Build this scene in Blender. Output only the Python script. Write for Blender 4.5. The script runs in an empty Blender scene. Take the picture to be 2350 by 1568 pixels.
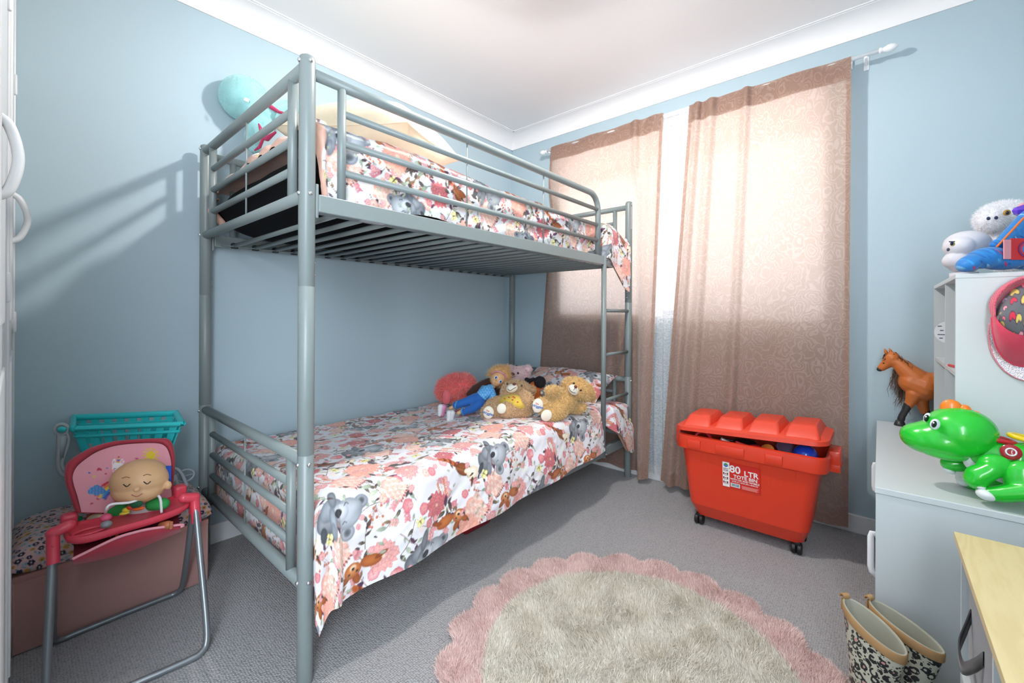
import bpy, bmesh, math, random
import numpy as np
from mathutils import Vector, Matrix
random.seed(7); RNG = np.random.default_rng(11)
SC = bpy.context.scene; COL = SC.collection
PI = math.pi; R = math.radians
# ------------------------------------------------------------------ camera frame (calibrated from the bed frame's 1.735 m posts)
CF, CYAW, CROLL, CHOR = 979.3164, 40.7874, .2565, 720.703
CAM = np.array([2.1727, -.5224, 1.0242])
_t = R(CYAW); _a = R(CROLL)
FW = np.array([-math.sin(_t), math.cos(_t), 0.]); RT = np.array([math.cos(_t), math.sin(_t), 0.]); UP = np.array([0., 0., 1.])
def ray(u, v):
    X = u-1175; Y = v-CHOR
    x = X*math.cos(_a)+Y*math.sin(_a); y = -X*math.sin(_a)+Y*math.cos(_a)
    return FW+RT*x/CF-UP*y/CF
def at(u, v, D): return CAM+ray(u, v)*D
def on(u, v, ax, val):
    d = ray(u, v); return CAM+d*(val-CAM[ax])/d[ax]
def px(n, D): return n*D/CF
def dep(P): return float((np.array(P)-CAM)@FW)

# ------------------------------------------------------------------ materials
def lin(h):
    h = h.lstrip('#'); c = [int(h[i:i+2], 16)/255 for i in (0, 2, 4)]
    return tuple(x/12.92 if x <= .04045 else ((x+.055)/1.055)**2.4 for x in c)
def lina(a): 
    a = np.asarray(a, float); return np.where(a <= .04045, a/12.92, ((np.maximum(a, 0)+.055)/1.055)**2.4)
MATS = {}
class NT:
    """tiny node-tree helper"""
    def __init__(s, name):
        s.m = bpy.data.materials.new(name); s.m.use_nodes = True; s.t = s.m.node_tree
        s.b = s.t.nodes['Principled BSDF']; s.out = s.t.nodes['Material Output']
    def n(s, typ, **kw):
        nd = s.t.nodes.new('ShaderNode'+typ)
        for k, v in kw.items():
            if k.startswith('i_'):
                k = k[2:]; k = int(k) if k.isdigit() else k.replace('_', ' ')
                s.set(nd.inputs[k], v)
            else: setattr(nd, k, v)
        return nd
    def set(s, sock, v):
        if isinstance(v, bpy.types.NodeSocket): s.t.links.new(v, sock)
        else:
            if hasattr(sock.default_value, '__len__') and hasattr(v, '__len__') and len(v) == 3 and len(sock.default_value) == 4: v = (*v, 1)
            sock.default_value = v
    def math(s, op, a, b=None, c=None):
        nd = s.n('Math', operation=op)
        for i, x in enumerate((a, b, c)):
            if x is not None: s.set(nd.inputs[i], x)
        return nd.outputs[0]
    def mix(s, f, a, b):
        nd = s.n('Mix', data_type='RGBA'); s.set(nd.inputs[0], f); s.set(nd.inputs[6], a); s.set(nd.inputs[7], b); return nd.outputs[2]
    def coord(s, which='Object', scale=None, rot=None):
        c = s.n('TexCoord').outputs[which]
        if scale is not None or rot is not None:
            mp = s.n('Mapping'); s.set(mp.inputs[0], c)
            if scale is not None: s.set(mp.inputs['Scale'], scale if hasattr(scale, '__len__') else (scale,)*3)
            if rot is not None: s.set(mp.inputs['Rotation'], rot)
            c = mp.outputs[0]
        return c
    def noise(s, vec, scale, detail=3, rough=.5):
        nd = s.n('TexNoise'); s.set(nd.inputs['Vector'], vec); s.set(nd.inputs['Scale'], scale); s.set(nd.inputs['Detail'], detail); s.set(nd.inputs['Roughness'], rough); return nd.outputs[0]
    def voro(s, vec, scale, feature='F1', rand=1., out=0):
        nd = s.n('TexVoronoi', feature=feature); s.set(nd.inputs['Vector'], vec); s.set(nd.inputs['Scale'], scale); s.set(nd.inputs['Randomness'], rand); return nd.outputs[out]
    def ramp(s, f, stops):
        nd = s.n('ValToRGB'); s.set(nd.inputs[0], f); e = nd.color_ramp.elements
        while len(e) < len(stops): e.new(.5)
        for el, (p, c) in zip(e, stops): el.position = p; el.color = (*c, 1)
        return nd.outputs[0]
    def bump(s, h, strength=.3, dist=.01):
        nd = s.n('Bump'); s.set(nd.inputs['Height'], h); s.set(nd.inputs['Strength'], strength); s.set(nd.inputs['Distance'], dist)
        s.t.links.new(nd.outputs[0], s.b.inputs['Normal']); return nd
    def base(s, v): s.set(s.b.inputs['Base Color'], v)
    def p(s, **kw):
        for k, v in kw.items(): s.set(s.b.inputs[k.replace('_', ' ')], v)
        return s
def mat(name, hexc, rough=.5, metal=0., var=.06, vscale=40., bump=0., bscale=300., coat=0., sheen=0., spec=.5):
    """plain procedural material: base colour with a little noise variation, optional bump"""
    if name in MATS: return MATS[name]
    t = NT(name); c = lin(hexc); co = t.coord()
    nz = t.noise(co, vscale, 2)
    t.base(t.mix(nz, tuple(x*(1-var) for x in c), tuple(min(1, x*(1+var)) for x in c)))
    t.p(Roughness=rough, Metallic=metal, Coat_Weight=coat, Sheen_Weight=sheen, Specular_IOR_Level=spec)
    if bump: t.bump(t.noise(co, bscale, 2), bump, .002)
    MATS[name] = t.m; return t.m
def attr_mat(name, rough=.8, bump=.15, bscale=700., sheen=.2, spec=.3):
    """printed cloth / print: the colour woven or printed into the mesh as a colour attribute"""
    if name in MATS: return MATS[name]
    t = NT(name); a = t.n('VertexColor', layer_name='Col'); t.base(a.outputs[0])
    t.p(Roughness=rough, Sheen_Weight=sheen, Specular_IOR_Level=spec)
    if bump: t.bump(t.noise(t.coord(), bscale, 2), bump, .001)
    MATS[name] = t.m; return t.m
def fur_mat(name, h1, h2, rough=.8):
    if name in MATS: return MATS[name]
    t = NT(name); g = t.n('NewGeometry')
    t.base(t.mix(g.outputs['Random Per Island'], lin(h1), lin(h2))); t.p(Roughness=rough, Sheen_Weight=.3, Specular_IOR_Level=.2)
    MATS[name] = t.m; return t.m

# ------------------------------------------------------------------ geometry: every g_* returns (verts Nx3 array, faces list)
def A(*p): return np.array(p, float)
def join(gs):
    V = []; F = []; n = 0
    for v, f in gs:
        V.append(np.asarray(v, float)); F += [tuple(i+n for i in q) for q in f]; n += len(v)
    return np.concatenate(V), F
def xf(g, M):
    v, f = g; M = np.array(M); return np.asarray(v)@M[:3, :3].T+M[:3, 3], f
def mv(g, t): return np.asarray(g[0])+np.array(t, float), g[1]
def frame(o, x, y, z=None):
    """4x4 from origin and axes (columns)"""
    x = np.array(x, float); y = np.array(y, float)
    if z is None: z = np.cross(x, y)
    M = np.eye(4); M[:3, 0] = x; M[:3, 1] = y; M[:3, 2] = z; M[:3, 3] = o; return M
def rotz(a):
    c, s = math.cos(a), math.sin(a); M = np.eye(4); M[0, 0] = c; M[0, 1] = -s; M[1, 0] = s; M[1, 1] = c; return M
def rotx(a):
    c, s = math.cos(a), math.sin(a); M = np.eye(4); M[1, 1] = c; M[1, 2] = -s; M[2, 1] = s; M[2, 2] = c; return M
def roty(a):
    c, s = math.cos(a), math.sin(a); M = np.eye(4); M[0, 0] = c; M[0, 2] = s; M[2, 0] = -s; M[2, 2] = c; return M
def tr(t):
    M = np.eye(4); M[:3, 3] = t; return M
def from_bm(bm):
    bm.verts.index_update(); V = np.array([v.co[:] for v in bm.verts]); F = [tuple(v.index for v in f.verts) for f in bm.faces]; bm.free(); return V, F
def g_box(lo, hi, bev=0., seg=2):
    lo = A(*lo); hi = A(*hi); c = (lo+hi)/2; s = hi-lo
    bm = bmesh.new(); bmesh.ops.create_cube(bm, size=1)
    for v in bm.verts: v.co = Vector([v.co[i]*s[i] for i in range(3)])
    if bev: bmesh.ops.bevel(bm, geom=list(bm.edges), offset=min(bev, min(s)*.49), segments=seg, profile=.5, affect='EDGES')
    v, f = from_bm(bm); return v+c, f
def g_tube(P, r, n=12, closed=False, caps=True, flat=1.):
    P = np.array(P, float); m = len(P); r = np.broadcast_to(np.array(r, float), (m,))
    T = np.gradient(P, axis=0) if not closed else np.roll(P, -1, 0)-np.roll(P, 1, 0)
    T /= np.linalg.norm(T, axis=1)[:, None]+1e-12
    u = np.cross(T[0], [0, 0, 1.]); 
    if np.linalg.norm(u) < .1: u = np.cross(T[0], [0, 1., 0])
    u /= np.linalg.norm(u); V = []; F = []
    an = np.arange(n)*2*PI/n
    for i in range(m):
        u = u-T[i]*(u@T[i]); u /= np.linalg.norm(u); w = np.cross(T[i], u)
        V.append(P[i]+r[i]*(np.cos(an)[:, None]*u+flat*np.sin(an)[:, None]*w))
    V = np.concatenate(V)
    for i in range(m if closed else m-1):
        a = i*n; b = ((i+1) % m)*n
        for j in range(n): k = (j+1) % n; F.append((a+j, a+k, b+k, b+j))
    if caps and not closed: F.append(tuple(range(n))[::-1]); F.append(tuple(range((m-1)*n, m*n)))
    return V, F
def g_caps(p0, p1, r0, r1=None, n=14):
    """capsule from p0 to p1"""
    r1 = r0 if r1 is None else r1; p0 = A(*p0); p1 = A(*p1); d = p1-p0; L = np.linalg.norm(d)+1e-9; d = d/L
    P = []; Rr = []
    for k in range(6): a = PI/2*k/6+.02; P.append(p0-d*r0*math.cos(a)); Rr.append(r0*math.sin(a))
    P.append(p0); Rr.append(r0); P.append(p1); Rr.append(r1)
    for k in range(5, -1, -1): a = PI/2*k/6+.02; P.append(p1+d*r1*math.cos(a)); Rr.append(r1*math.sin(a))
    return g_tube(P, Rr, n)
def g_sph(c, r, M=None, nu=20, nv=14, e=1.):
    r = np.broadcast_to(np.array(r, float), (3,)); V = [(0, 0, 1.)]; F = []
    for i in range(1, nv):
        th = PI*i/nv
        for j in range(nu): a = 2*PI*j/nu; V.append((math.sin(th)*math.cos(a), math.sin(th)*math.sin(a), math.cos(th)))
    V.append((0, 0, -1.)); V = np.array(V)
    if e != 1: V = np.sign(V)*np.abs(V)**e
    for j in range(nu): F.append((0, 1+j, 1+(j+1) % nu)); b = 1+(nv-2)*nu; F.append((len(V)-1, b+(j+1) % nu, b+j))
    for i in range(nv-2):
        for j in range(nu): k = (j+1) % nu; a = 1+i*nu; b = a+nu; F.append((a+j, b+j, b+k, a+k))
    V = V*r
    if M is not None: V = V@np.array(M)[:3, :3].T
    return V+A(*c), F
def g_lathe(prof, n=24, o=(0, 0, 0), axis=None):
    """profile [(r,z)...] spun about z (or about axis)"""
    V = []; F = []
    for r, z in prof:
        for j in range(n): a = 2*PI*j/n; V.append((r*math.cos(a), r*math.sin(a), z))
    for i in range(len(prof)-1):
        for j in range(n): k = (j+1) % n; F.append((i*n+j, i*n+k, (i+1)*n+k, (i+1)*n+j))
    F.append(tuple(range(n))[::-1]); F.append(tuple(range((len(prof)-1)*n, len(prof)*n)))
    V = np.array(V)
    if axis is not None:
        z = A(*axis); z /= np.linalg.norm(z); x = np.cross([0, 0, 1.], z)
        x = A(1, 0, 0) if np.linalg.norm(x) < 1e-6 else x/np.linalg.norm(x)
        V = V@np.stack([x, np.cross(z, x), z])
    return V+A(*o), F
def g_prism(out, th, M=None):
    """2-D outline (xy) extruded by th along z"""
    n = len(out); V = np.array([(x, y, 0) for x, y in out]+[(x, y, th) for x, y in out], float)
    F = [tuple(range(n))[::-1], tuple(range(n, 2*n))]+[(i, (i+1) % n, n+(i+1) % n, n+i) for i in range(n)]
    return xf((V, F), M) if M is not None else (V, F)
def g_grid(P, wrap=False):
    """P: (nu,nv,3) array of points"""
    nu, nv = P.shape[:2]; I = np.arange(nu*nv).reshape(nu, nv)
    q = np.stack([I[:-1, :-1], I[1:, :-1], I[1:, 1:], I[:-1, 1:]], -1).reshape(-1, 4)
    return P.reshape(-1, 3), q
def arc(c, r, a0, a1, n, x=(1, 0, 0), y=(0, 0, 1)):
    c = A(*c); x = A(*x); y = A(*y); return [c+r*(math.cos(R(a0+(a1-a0)*i/n))*x+math.sin(R(a0+(a1-a0)*i/n))*y) for i in range(n+1)]
def bez(P, n=24):
    """Catmull-Rom through the points"""
    P = [np.array(p, float) for p in P]; P = [2*P[0]-P[1]]+P+[2*P[-1]-P[-2]]; o = []
    for i in range(1, len(P)-2):
        for k in range(n if i < len(P)-3 else n+1):
            t = k/n; a, b, c, d = P[i-1:i+3]
            o.append(.5*((2*b)+(c-a)*t+(2*a-5*b+4*c-d)*t*t+(3*b-a-3*c+d)*t**3))
    return np.array(o)
# view-aligned primitives: centre pixel, distance, pixel radii
def E(u, v, D, ru, rv, rd=None, ang=0, nu=20, nv=14):
    rd = min(ru, rv) if rd is None else rd; a = R(ang)
    x = RT*math.cos(a)+UP*math.sin(a); y = -RT*math.sin(a)+UP*math.cos(a)
    return g_sph(at(u, v, D), 1, np.stack([x*px(ru, D), y*px(rv, D), FW*px(rd, D)], 1), nu, nv)
def CH(pts, n=14):
    """chain of capsules through (u,v,D,r px)"""
    gs = []
    for a, b in zip(pts[:-1], pts[1:]): gs.append(g_caps(at(*a[:3]), at(*b[:3]), px(a[3], a[2]), px(b[3], b[2]), n))
    return join(gs)

# ------------------------------------------------------------------ objects
def wloc(o):
    while o.parent is not None: o = o.parent
    return np.array(o.location)
def mesh(name, g, m, parent=None, smooth=True, col=None, angle=None):
    v, f = g; v = np.asarray(v, float)
    if parent is not None: v = v-wloc(parent)
    me = bpy.data.meshes.new(name)
    if isinstance(f, np.ndarray):
        nf = len(f); me.vertices.add(len(v)); me.vertices.foreach_set('co', v.astype(np.float32).ravel())
        k = f.shape[1]; me.loops.add(nf*k); me.loops.foreach_set('vertex_index', f.astype(np.int32).ravel())
        me.polygons.add(nf); me.polygons.foreach_set('loop_start', np.arange(0, nf*k, k, dtype=np.int32)); me.update(calc_edges=True)
    else: me.from_pydata(v.tolist(), [], [tuple(int(i) for i in q) for q in f]); me.update()
    if smooth: me.polygons.foreach_set('use_smooth', np.ones(len(me.polygons), bool))
    if angle is not None: me.set_sharp_from_angle(angle=R(angle))
    if col is not None:
        a = me.color_attributes.new('Col', 'FLOAT_COLOR', 'POINT'); c = np.ones((len(v), 4), np.float32); c[:, :3] = lina(col); a.data.foreach_set('color', c.ravel())
    me.materials.append(m); o = bpy.data.objects.new(name, me); COL.objects.link(o)
    if parent is not None: o.parent = parent
    return o
def tag(o, label=None, cat=None, group=None, kind=None):
    for k, v in (('label', label), ('category', cat), ('group', group), ('kind', kind)):
        if v: o[k] = v
    return o
def thing(name, loc, label, cat, group=None):
    o = bpy.data.objects.new(name, None); o.location = tuple(float(x) for x in loc); o.empty_display_size = .05; COL.objects.link(o); return tag(o, label, cat, group)
def struct(name, g, m, parent=None, **k):
    o = mesh(name, g, m, parent, **k)
    if parent is None: o['kind'] = 'structure'
    return o
def blob(name, gs, m, parent=None, vox=.004, smooth=4):
    """one continuous skin over overlapping primitives (voxel union, then relaxed)"""
    o = mesh(name, join(gs), m, parent); md = o.modifiers.new('r', 'REMESH'); md.mode = 'VOXEL'; md.voxel_size = vox; md.use_smooth_shade = True
    if smooth: s = o.modifiers.new('s', 'SMOOTH'); s.factor = .5; s.iterations = smooth
    dg = bpy.context.evaluated_depsgraph_get(); dg.update(); me = bpy.data.meshes.new_from_object(o.evaluated_get(dg)); old = o.data
    o.modifiers.clear(); o.data = me; me.name = name
    if not me.materials: me.materials.append(m)
    me.polygons.foreach_set('use_smooth', np.ones(len(me.polygons), bool)); bpy.data.meshes.remove(old); return o
def sample(o, n, rng=RNG):
    """n random points, normals on a mesh object's surface (in the object's own space)"""
    me = o.data; me.calc_loop_triangles(); t = np.empty(len(me.loop_triangles)*3, np.int32); me.loop_triangles.foreach_get('vertices', t); t = t.reshape(-1, 3)
    v = np.empty(len(me.vertices)*3, np.float32); me.vertices.foreach_get('co', v); v = v.reshape(-1, 3).astype(float)
    a, b, c = v[t[:, 0]], v[t[:, 1]], v[t[:, 2]]; nr = np.cross(b-a, c-a); ar = np.linalg.norm(nr, axis=1)
    i = rng.choice(len(t), n, p=ar/ar.sum()); s = np.sqrt(rng.random(n))[:, None]; w = rng.random(n)[:, None]
    return a[i]*(1-s)+b[i]*s*(1-w)+c[i]*s*w, nr[i]/(ar[i][:, None]+1e-12)
def blades(P, N, length, width, jitter=.5, droop=0., rng=RNG):
    n = len(P); d = N+rng.normal(0, jitter, (n, 3)); d[:, 2] -= droop; d /= np.linalg.norm(d, axis=1)[:, None]
    s = np.cross(d, rng.normal(size=(n, 3))); s /= np.linalg.norm(s, axis=1)[:, None]+1e-9
    L = (length*(.6+.8*rng.random(n)))[:, None]
    V = np.stack([P-s*width/2-N*length*.1, P+s*width/2-N*length*.1, P+d*L], 1).reshape(-1, 3)
    return V, np.arange(3*n, dtype=np.int32).reshape(-1, 3)
def fur(o, n, length, width, m, jitter=.5, droop=.2, root=None):
    P, N = sample(o, n); V, F = blades(P, N, length, width, jitter, droop)
    f = mesh('fur', (V+wloc(o), F), m, o, smooth=False); f['kind'] = 'stuff'; return f
def text(txt, size, M, thick=.0006, bold=0., sx=1., align='CENTER'):
    cu = bpy.data.curves.new('t', 'FONT'); cu.body = txt; cu.size = size; cu.align_x = align; cu.align_y = 'CENTER'; cu.offset = bold; cu.resolution_u = 3
    o = bpy.data.objects.new('t', cu); COL.objects.link(o); dg = bpy.context.evaluated_depsgraph_get(); dg.update()
    me = bpy.data.meshes.new_from_object(o.evaluated_get(dg)); V = np.array([v.co[:] for v in me.vertices]); F = [tuple(p.vertices) for p in me.polygons]
    bpy.data.objects.remove(o); bpy.data.curves.remove(cu); bpy.data.meshes.remove(me)
    V[:, 0] *= sx; V[:, 2] += thick; return xf((V, F), M)
def vnoise(x, y, seed=0):
    """smooth value noise on arrays, about -1..1"""
    x = np.asarray(x, float)+1000; y = np.asarray(y, float)+1000; xi = np.floor(x).astype(int); yi = np.floor(y).astype(int); fx = x-xi; fy = y-yi
    fx = fx*fx*(3-2*fx); fy = fy*fy*(3-2*fy)
    h = lambda a, b: (np.sin(a*127.1+b*311.7+seed*74.7)*43758.5453) % 1*2-1
    return (h(xi, yi)*(1-fx)+h(xi+1, yi)*fx)*(1-fy)+(h(xi, yi+1)*(1-fx)+h(xi+1, yi+1)*fx)*fy
def sstep(x, a, b):
    t = np.clip((np.asarray(x, float)-a)/(b-a), 0, 1); return t*t*(3-2*t)
# ------------------------------------------------------------------ printed cloth: motifs drawn into a repeating tile, sampled onto the cloth's mesh
def hexa(h): h = h.lstrip('#'); return np.array([int(h[i:i+2], 16)/255 for i in (0, 2, 4)])
class Tile:
    def __init__(s, w, h, bg): s.w, s.h = w, h; s.a = np.ones((h, w, 3))*hexa(bg)
    def win(s, cx, cy, rad):
        x = np.arange(int(cx-rad)-1, int(cx+rad)+2); y = np.arange(int(cy-rad)-1, int(cy+rad)+2)
        X, Y = np.meshgrid(x-cx, y-cy); return np.ix_(y % s.h, x % s.w), X, Y
    def put(s, ix, al, c): s.a[ix] = s.a[ix]*(1-al[..., None])+c*al[..., None]
    def lens(s, cx, cy, ang, L, W, c1, c2=None, edge=None, vein=None, al=1., pw=.8):
        """leaf or petal from (cx,cy) running out at ang degrees"""
        c1 = hexa(c1); c2 = c1 if c2 is None else hexa(c2); a = R(ang); mx, my = cx+math.cos(a)*L/2, cy+math.sin(a)*L/2
        ix, X, Y = s.win(mx, my, L/2+W+2); p = (X*math.cos(a)+Y*math.sin(a))/L+.5; q = -X*math.sin(a)+Y*math.cos(a)
        w = W*np.sin(PI*np.clip(p, 0, 1)**pw)**.9; d = w-np.abs(q); m = np.clip(d+.5, 0, 1)*(p > 0)*(p < 1)*al
        t = np.clip(p, 0, 1)[..., None]; c = c1*(1-t)+c2*t
        if edge: e = np.clip(1-d/1.6, 0, 1)[..., None]*.75; c = c*(1-e)+hexa(edge)*e
        if vein: e = (np.clip(1-np.abs(q)/.9, 0, 1)*.7)[..., None]; c = c*(1-e)+hexa(vein)*e
        s.put(ix, m, c)
    def ell(s, cx, cy, ang, rx, ry, c1, c2=None, soft=1., al=1., edge=None):
        c1 = hexa(c1); c2 = c1 if c2 is None else hexa(c2); a = R(ang); ix, X, Y = s.win(cx, cy, max(rx, ry)+soft+2)
        p = (X*math.cos(a)+Y*math.sin(a))/rx; q = (-X*math.sin(a)+Y*math.cos(a))/ry; r = np.sqrt(p*p+q*q)
        m = np.clip((1-r)*min(rx, ry)/soft+.5, 0, 1)*al; t = np.clip(r, 0, 1)[..., None]**2; c = c1*(1-t)+c2*t
        if edge: e = np.clip(1-(1-r)*min(rx, ry)/1.5, 0, 1)[..., None]*.8; c = c*(1-e)+hexa(edge)*e
        s.put(ix, m, c)
    def line(s, P, w, c, al=1.):
        P = [np.array(p, float) for p in P]; c = hexa(c)
        for a, b in zip(P[:-1], P[1:]):
            m = (a+b)/2; L = np.linalg.norm(b-a)+1e-6; d = (b-a)/L; ix, X, Y = s.win(m[0], m[1], L/2+w+1)
            p = X*d[0]+Y*d[1]; q = -X*d[1]+Y*d[0]; p = np.maximum(np.abs(p)-L/2, 0); s.put(ix, np.clip(w/2-np.hypot(p, q)+.5, 0, 1)*al, c)
    def curve(s, P, w, c): s.line([p for p in bez([(*q, 0) for q in P], 6)[:, :2]], w, c)
    def bloom(s, cx, cy, r, n, c1, c2, edge, rings=3, ph=0, core='f6d9a8'):
        for k in range(rings):
            f = 1-k/(rings+.35); m = max(5, int(n*(.55+.45*f)))
            for i in range(m):
                a = 360*(i+.5*(k % 2))/m+ph+RNG.uniform(-6, 6); L = r*f*RNG.uniform(.88, 1.06)
                s.lens(cx, cy, a, L, L*.75*PI/m+1.5, c2, c1, edge, pw=1.5)
        s.ell(cx, cy, 0, r*.1, r*.1, core, c2)
    def heart(s, cx, cy, r, c, edge=None, ang=0):
        for k, cc in ((1.3, edge), (1, c)):
            if cc is None: continue
            for sg in (-1, 1):
                a = R(ang); q = (sg*.42*r, -.25*r); s.ell(cx+q[0]*math.cos(a)-q[1]*math.sin(a), cy+q[0]*math.sin(a)+q[1]*math.cos(a), ang+sg*42, r*.45*k, r*.75*k, cc)
    def sampleat(s, u, v):
        """bilinear lookup, u to the right, v down, in tile units"""
        u = np.asarray(u, float) % s.w; v = np.asarray(v, float) % s.h; x = np.floor(u).astype(int); y = np.floor(v).astype(int); fx = (u-x)[..., None]; fy = (v-y)[..., None]
        g = lambda i, j: s.a[j % s.h, i % s.w]
        return (g(x, y)*(1-fx)+g(x+1, y)*fx)*(1-fy)+(g(x, y+1)*(1-fx)+g(x+1, y+1)*fx)*fy
def floral():
    """native bush print: dahlias, proteas, koalas, kookaburras, russet possums, gum leaves, berries, butterflies (1 unit = 1 mm)"""
    T = Tile(640, 620, 'eae8ee'); rr = RNG.uniform
    # pale ground washes and sprigs
    for i in range(60):
        x, y, a = rr(0, 640), rr(0, 620), rr(0, 360); c = ['e3e6dc', 'dfe5d3', 'f0d5d2', 'e9e2ea'][i % 4]; T.lens(x, y, a, rr(35, 70), rr(7, 14), c, 'e9ece2', al=.8)
    def sprig(x, y, a, n, c, L=16, W=4, st='b98a7e'):
        p = np.array([x, y], float); d = a
        for i in range(n):
            q = p+9*np.array([math.cos(R(d)), math.sin(R(d))]); T.line([p, q], 1.1, st); T.lens(q[0], q[1], d+48, L, W, c, c, '9a5a66'); T.lens(q[0], q[1], d-48, L, W, c, 'f0b5b2', '9a5a66'); p = q; d += rr(-8, 12)
    def leaf(x, y, a, L, k): 
        c = [('3c3440', '77604f'), ('2e2b2c', '8a7a63'), ('51304f', '6b3f5c'), ('8d9a86', 'c5cfba'), ('aab8a2', 'd8dcc6'), ('7a5a48', 'a98b6e')][k]; T.lens(x, y, a, L, L*.2, c[0], c[1], '2b2530' if k < 3 else '7d8b75', 'cfc3a8' if k == 1 else None)
    def stem(x, y, a, L): 
        p = [(x, y)]; d = a
        for i in range(4): d += rr(-16, 16); p.append((p[-1][0]+L/4*math.cos(R(d)), p[-1][1]+L/4*math.sin(R(d))))
        T.curve(p, 1.8, ['5a4340', '8a5a52', '6f5a48'][int(rr(0, 3))]); return p
    for i in range(64):
        x, y, a = rr(0, 640), rr(0, 620), rr(0, 360); p = stem(x, y, a, rr(50, 110))
        for q in p[1:]: leaf(q[0], q[1], a+rr(-70, 70), rr(20, 38), int(rr(0, 6)))
    for i in range(44): sprig(rr(0, 640), rr(0, 620), rr(0, 360), int(rr(3, 7)), ['e59a9c', 'd9818d', 'efb9ae'][i % 3])
    def small(x, y, r, c1='e7959a', c2='f7cfc6'): T.bloom(x, y, r, 5, c1, c2, 'a3485c', 1, rr(0, 72), 'b53f52')
    for i in range(46): small(rr(0, 640), rr(0, 620), rr(13, 22), *[('e58d93', 'f8d5cd'), ('d96f7c', 'efb3ae'), ('f2b3a2', 'fbe3d5')][i % 3])
    def berries(x, y, n=11):
        for i in range(n):
            bx, by = x+rr(-26, 26), y+rr(-34, 34); T.line([(x, y+36), (bx, by)], .9, '9b6f62'); T.ell(bx, by, 0, 4.2, 4.2, 'e08a62', ['b5432f', '7c2c33', 'c65c3c'][i % 3], 1)
    for q in ((250, 70), (30, 330), (430, 300), (560, 480), (150, 520)): berries(*q)
    def fern(x, y, a, n=11):
        d = np.array([math.cos(R(a)), math.sin(R(a))]); m = np.array([-d[1], d[0]])
        T.line([(x, y), (x+d[0]*n*8, y+d[1]*n*8)], 1.2, 'b07a5e')
        for i in range(n):
            for sg in (-1, 1):
                q = np.array([x, y])+d*(8*i+4)+m*sg*(5+6*(1-i/n)); T.lens(q[0], q[1], a+sg*50, 11, 3.2, 'd9743f', 'f0b08a', '8a3f2c')
    for q in ((60, 150, -70), (300, 380, -110), (500, 90, -60), (405, 560, -80), (600, 260, -100)): fern(*q)
    def protea(x, y, a, r, c1='f7d3c4', c2='eda594'):
        ca, sa = math.cos(R(a)), math.sin(R(a))
        T.ell(x, y, a, r*1.15, r*.82, 'fbe2d6', c2, 2)
        for i in range(5):
            for j in range(-3, 4):
                p = -.9*r+i*.38*r; q = j*.24*r*(1-.1*i); T.lens(x+p*ca-q*sa, y+p*sa+q*ca, a+j*9, r*.62, r*.17, c1, c2 if (i+j) % 2 else 'f9e4d8', 'd07f74')
        for j in range(-3, 4): q = j*.2*r; T.lens(x+.95*r*ca-q*sa, y+.95*r*sa+q*ca, a+j*10, r*.3, 2.2, '6a2e3c', 'a34a4a')
    for q in ((110, 60, -60, 44), (330, 250, -35, 46), (560, 400, -50, 48), (20, 470, -60, 42), (470, 200, -30, 38), (225, 590, -40, 40)): protea(*q)
    def dahlia(x, y, r, k): T.bloom(x, y, r, 15, *[('f3a793', 'fbd5c6', 'cf6d6a'), ('c9636b', 'f0b0a6', '8b2f42'), ('eaa09b', 'f9d9d0', 'b85a66')][k], 4, rr(0, 30))
    for q in ((200, 130, 62, 0), (520, 330, 66, 0), (380, 480, 50, 1), (60, 250, 50, 1), (590, 60, 48, 2), (300, 20, 44, 2), (170, 400, 52, 2), (470, 30, 40, 1)): dahlia(*q)
    for q in ((262, 170), (585, 300), (110, 285), (430, 455), (330, 90)):
        for i in range(5): leaf(q[0]+rr(-18, 18), q[1]+rr(-18, 18), rr(0, 360), rr(26, 44), i % 3)
    def koala(x, y, f=1, sc=1.):
        """sleeping koala, head to the f side"""
        e = lambda dx, dy, a, rx, ry, c1, c2, so=2.5: T.ell(x+f*dx*sc, y+dy*sc, f*a, rx*sc, ry*sc, c1, c2, so)
        e(-62, 2, 30, 34, 42, '8d9096', '60656c'); e(-88, -22, 60, 24, 11, '4d5157', '3b3f45'); e(-30, 30, 20, 44, 30, '9aa0a8', '6d727a'); e(-14, 62, 70, 36, 14, '7f858d', '5d6269')
        e(18, -52, 0, 26, 24, 'b9bec6', '7d828a'); e(18, -52, 20, 14, 13, '55595f', '8e939a'); e(74, 26, 0, 26, 22, 'a9aeb6', '777c84'); e(76, 28, 20, 13, 11, '4a4e54', '85898f')
        e(28, 4, 30, 50, 44, 'c3c8d0', '83888f'); e(2, 14, 20, 26, 24, 'd5d9df', 'a7acb4'); e(-38, -14, 80, 48, 15, 'a0a6ae', '676c74'); e(-44, -30, 80, 22, 9, '8d939b', '73787f')
        e(-10, 14, 25, 15, 11, '3a3c42', '24252a', 1.2)
        for dx, dy in ((12, -18), (24, 34)): T.curve([(x+f*(dx-8)*sc, y+(dy-4)*sc), (x+f*dx*sc, y+(dy+3)*sc), (x+f*(dx+7)*sc, y+(dy-3)*sc)], 1.8, '33353b')
    koala(330, 330, 1, .95); koala(40, 560, 1, .9); koala(560, 170, -1, .75)
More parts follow.
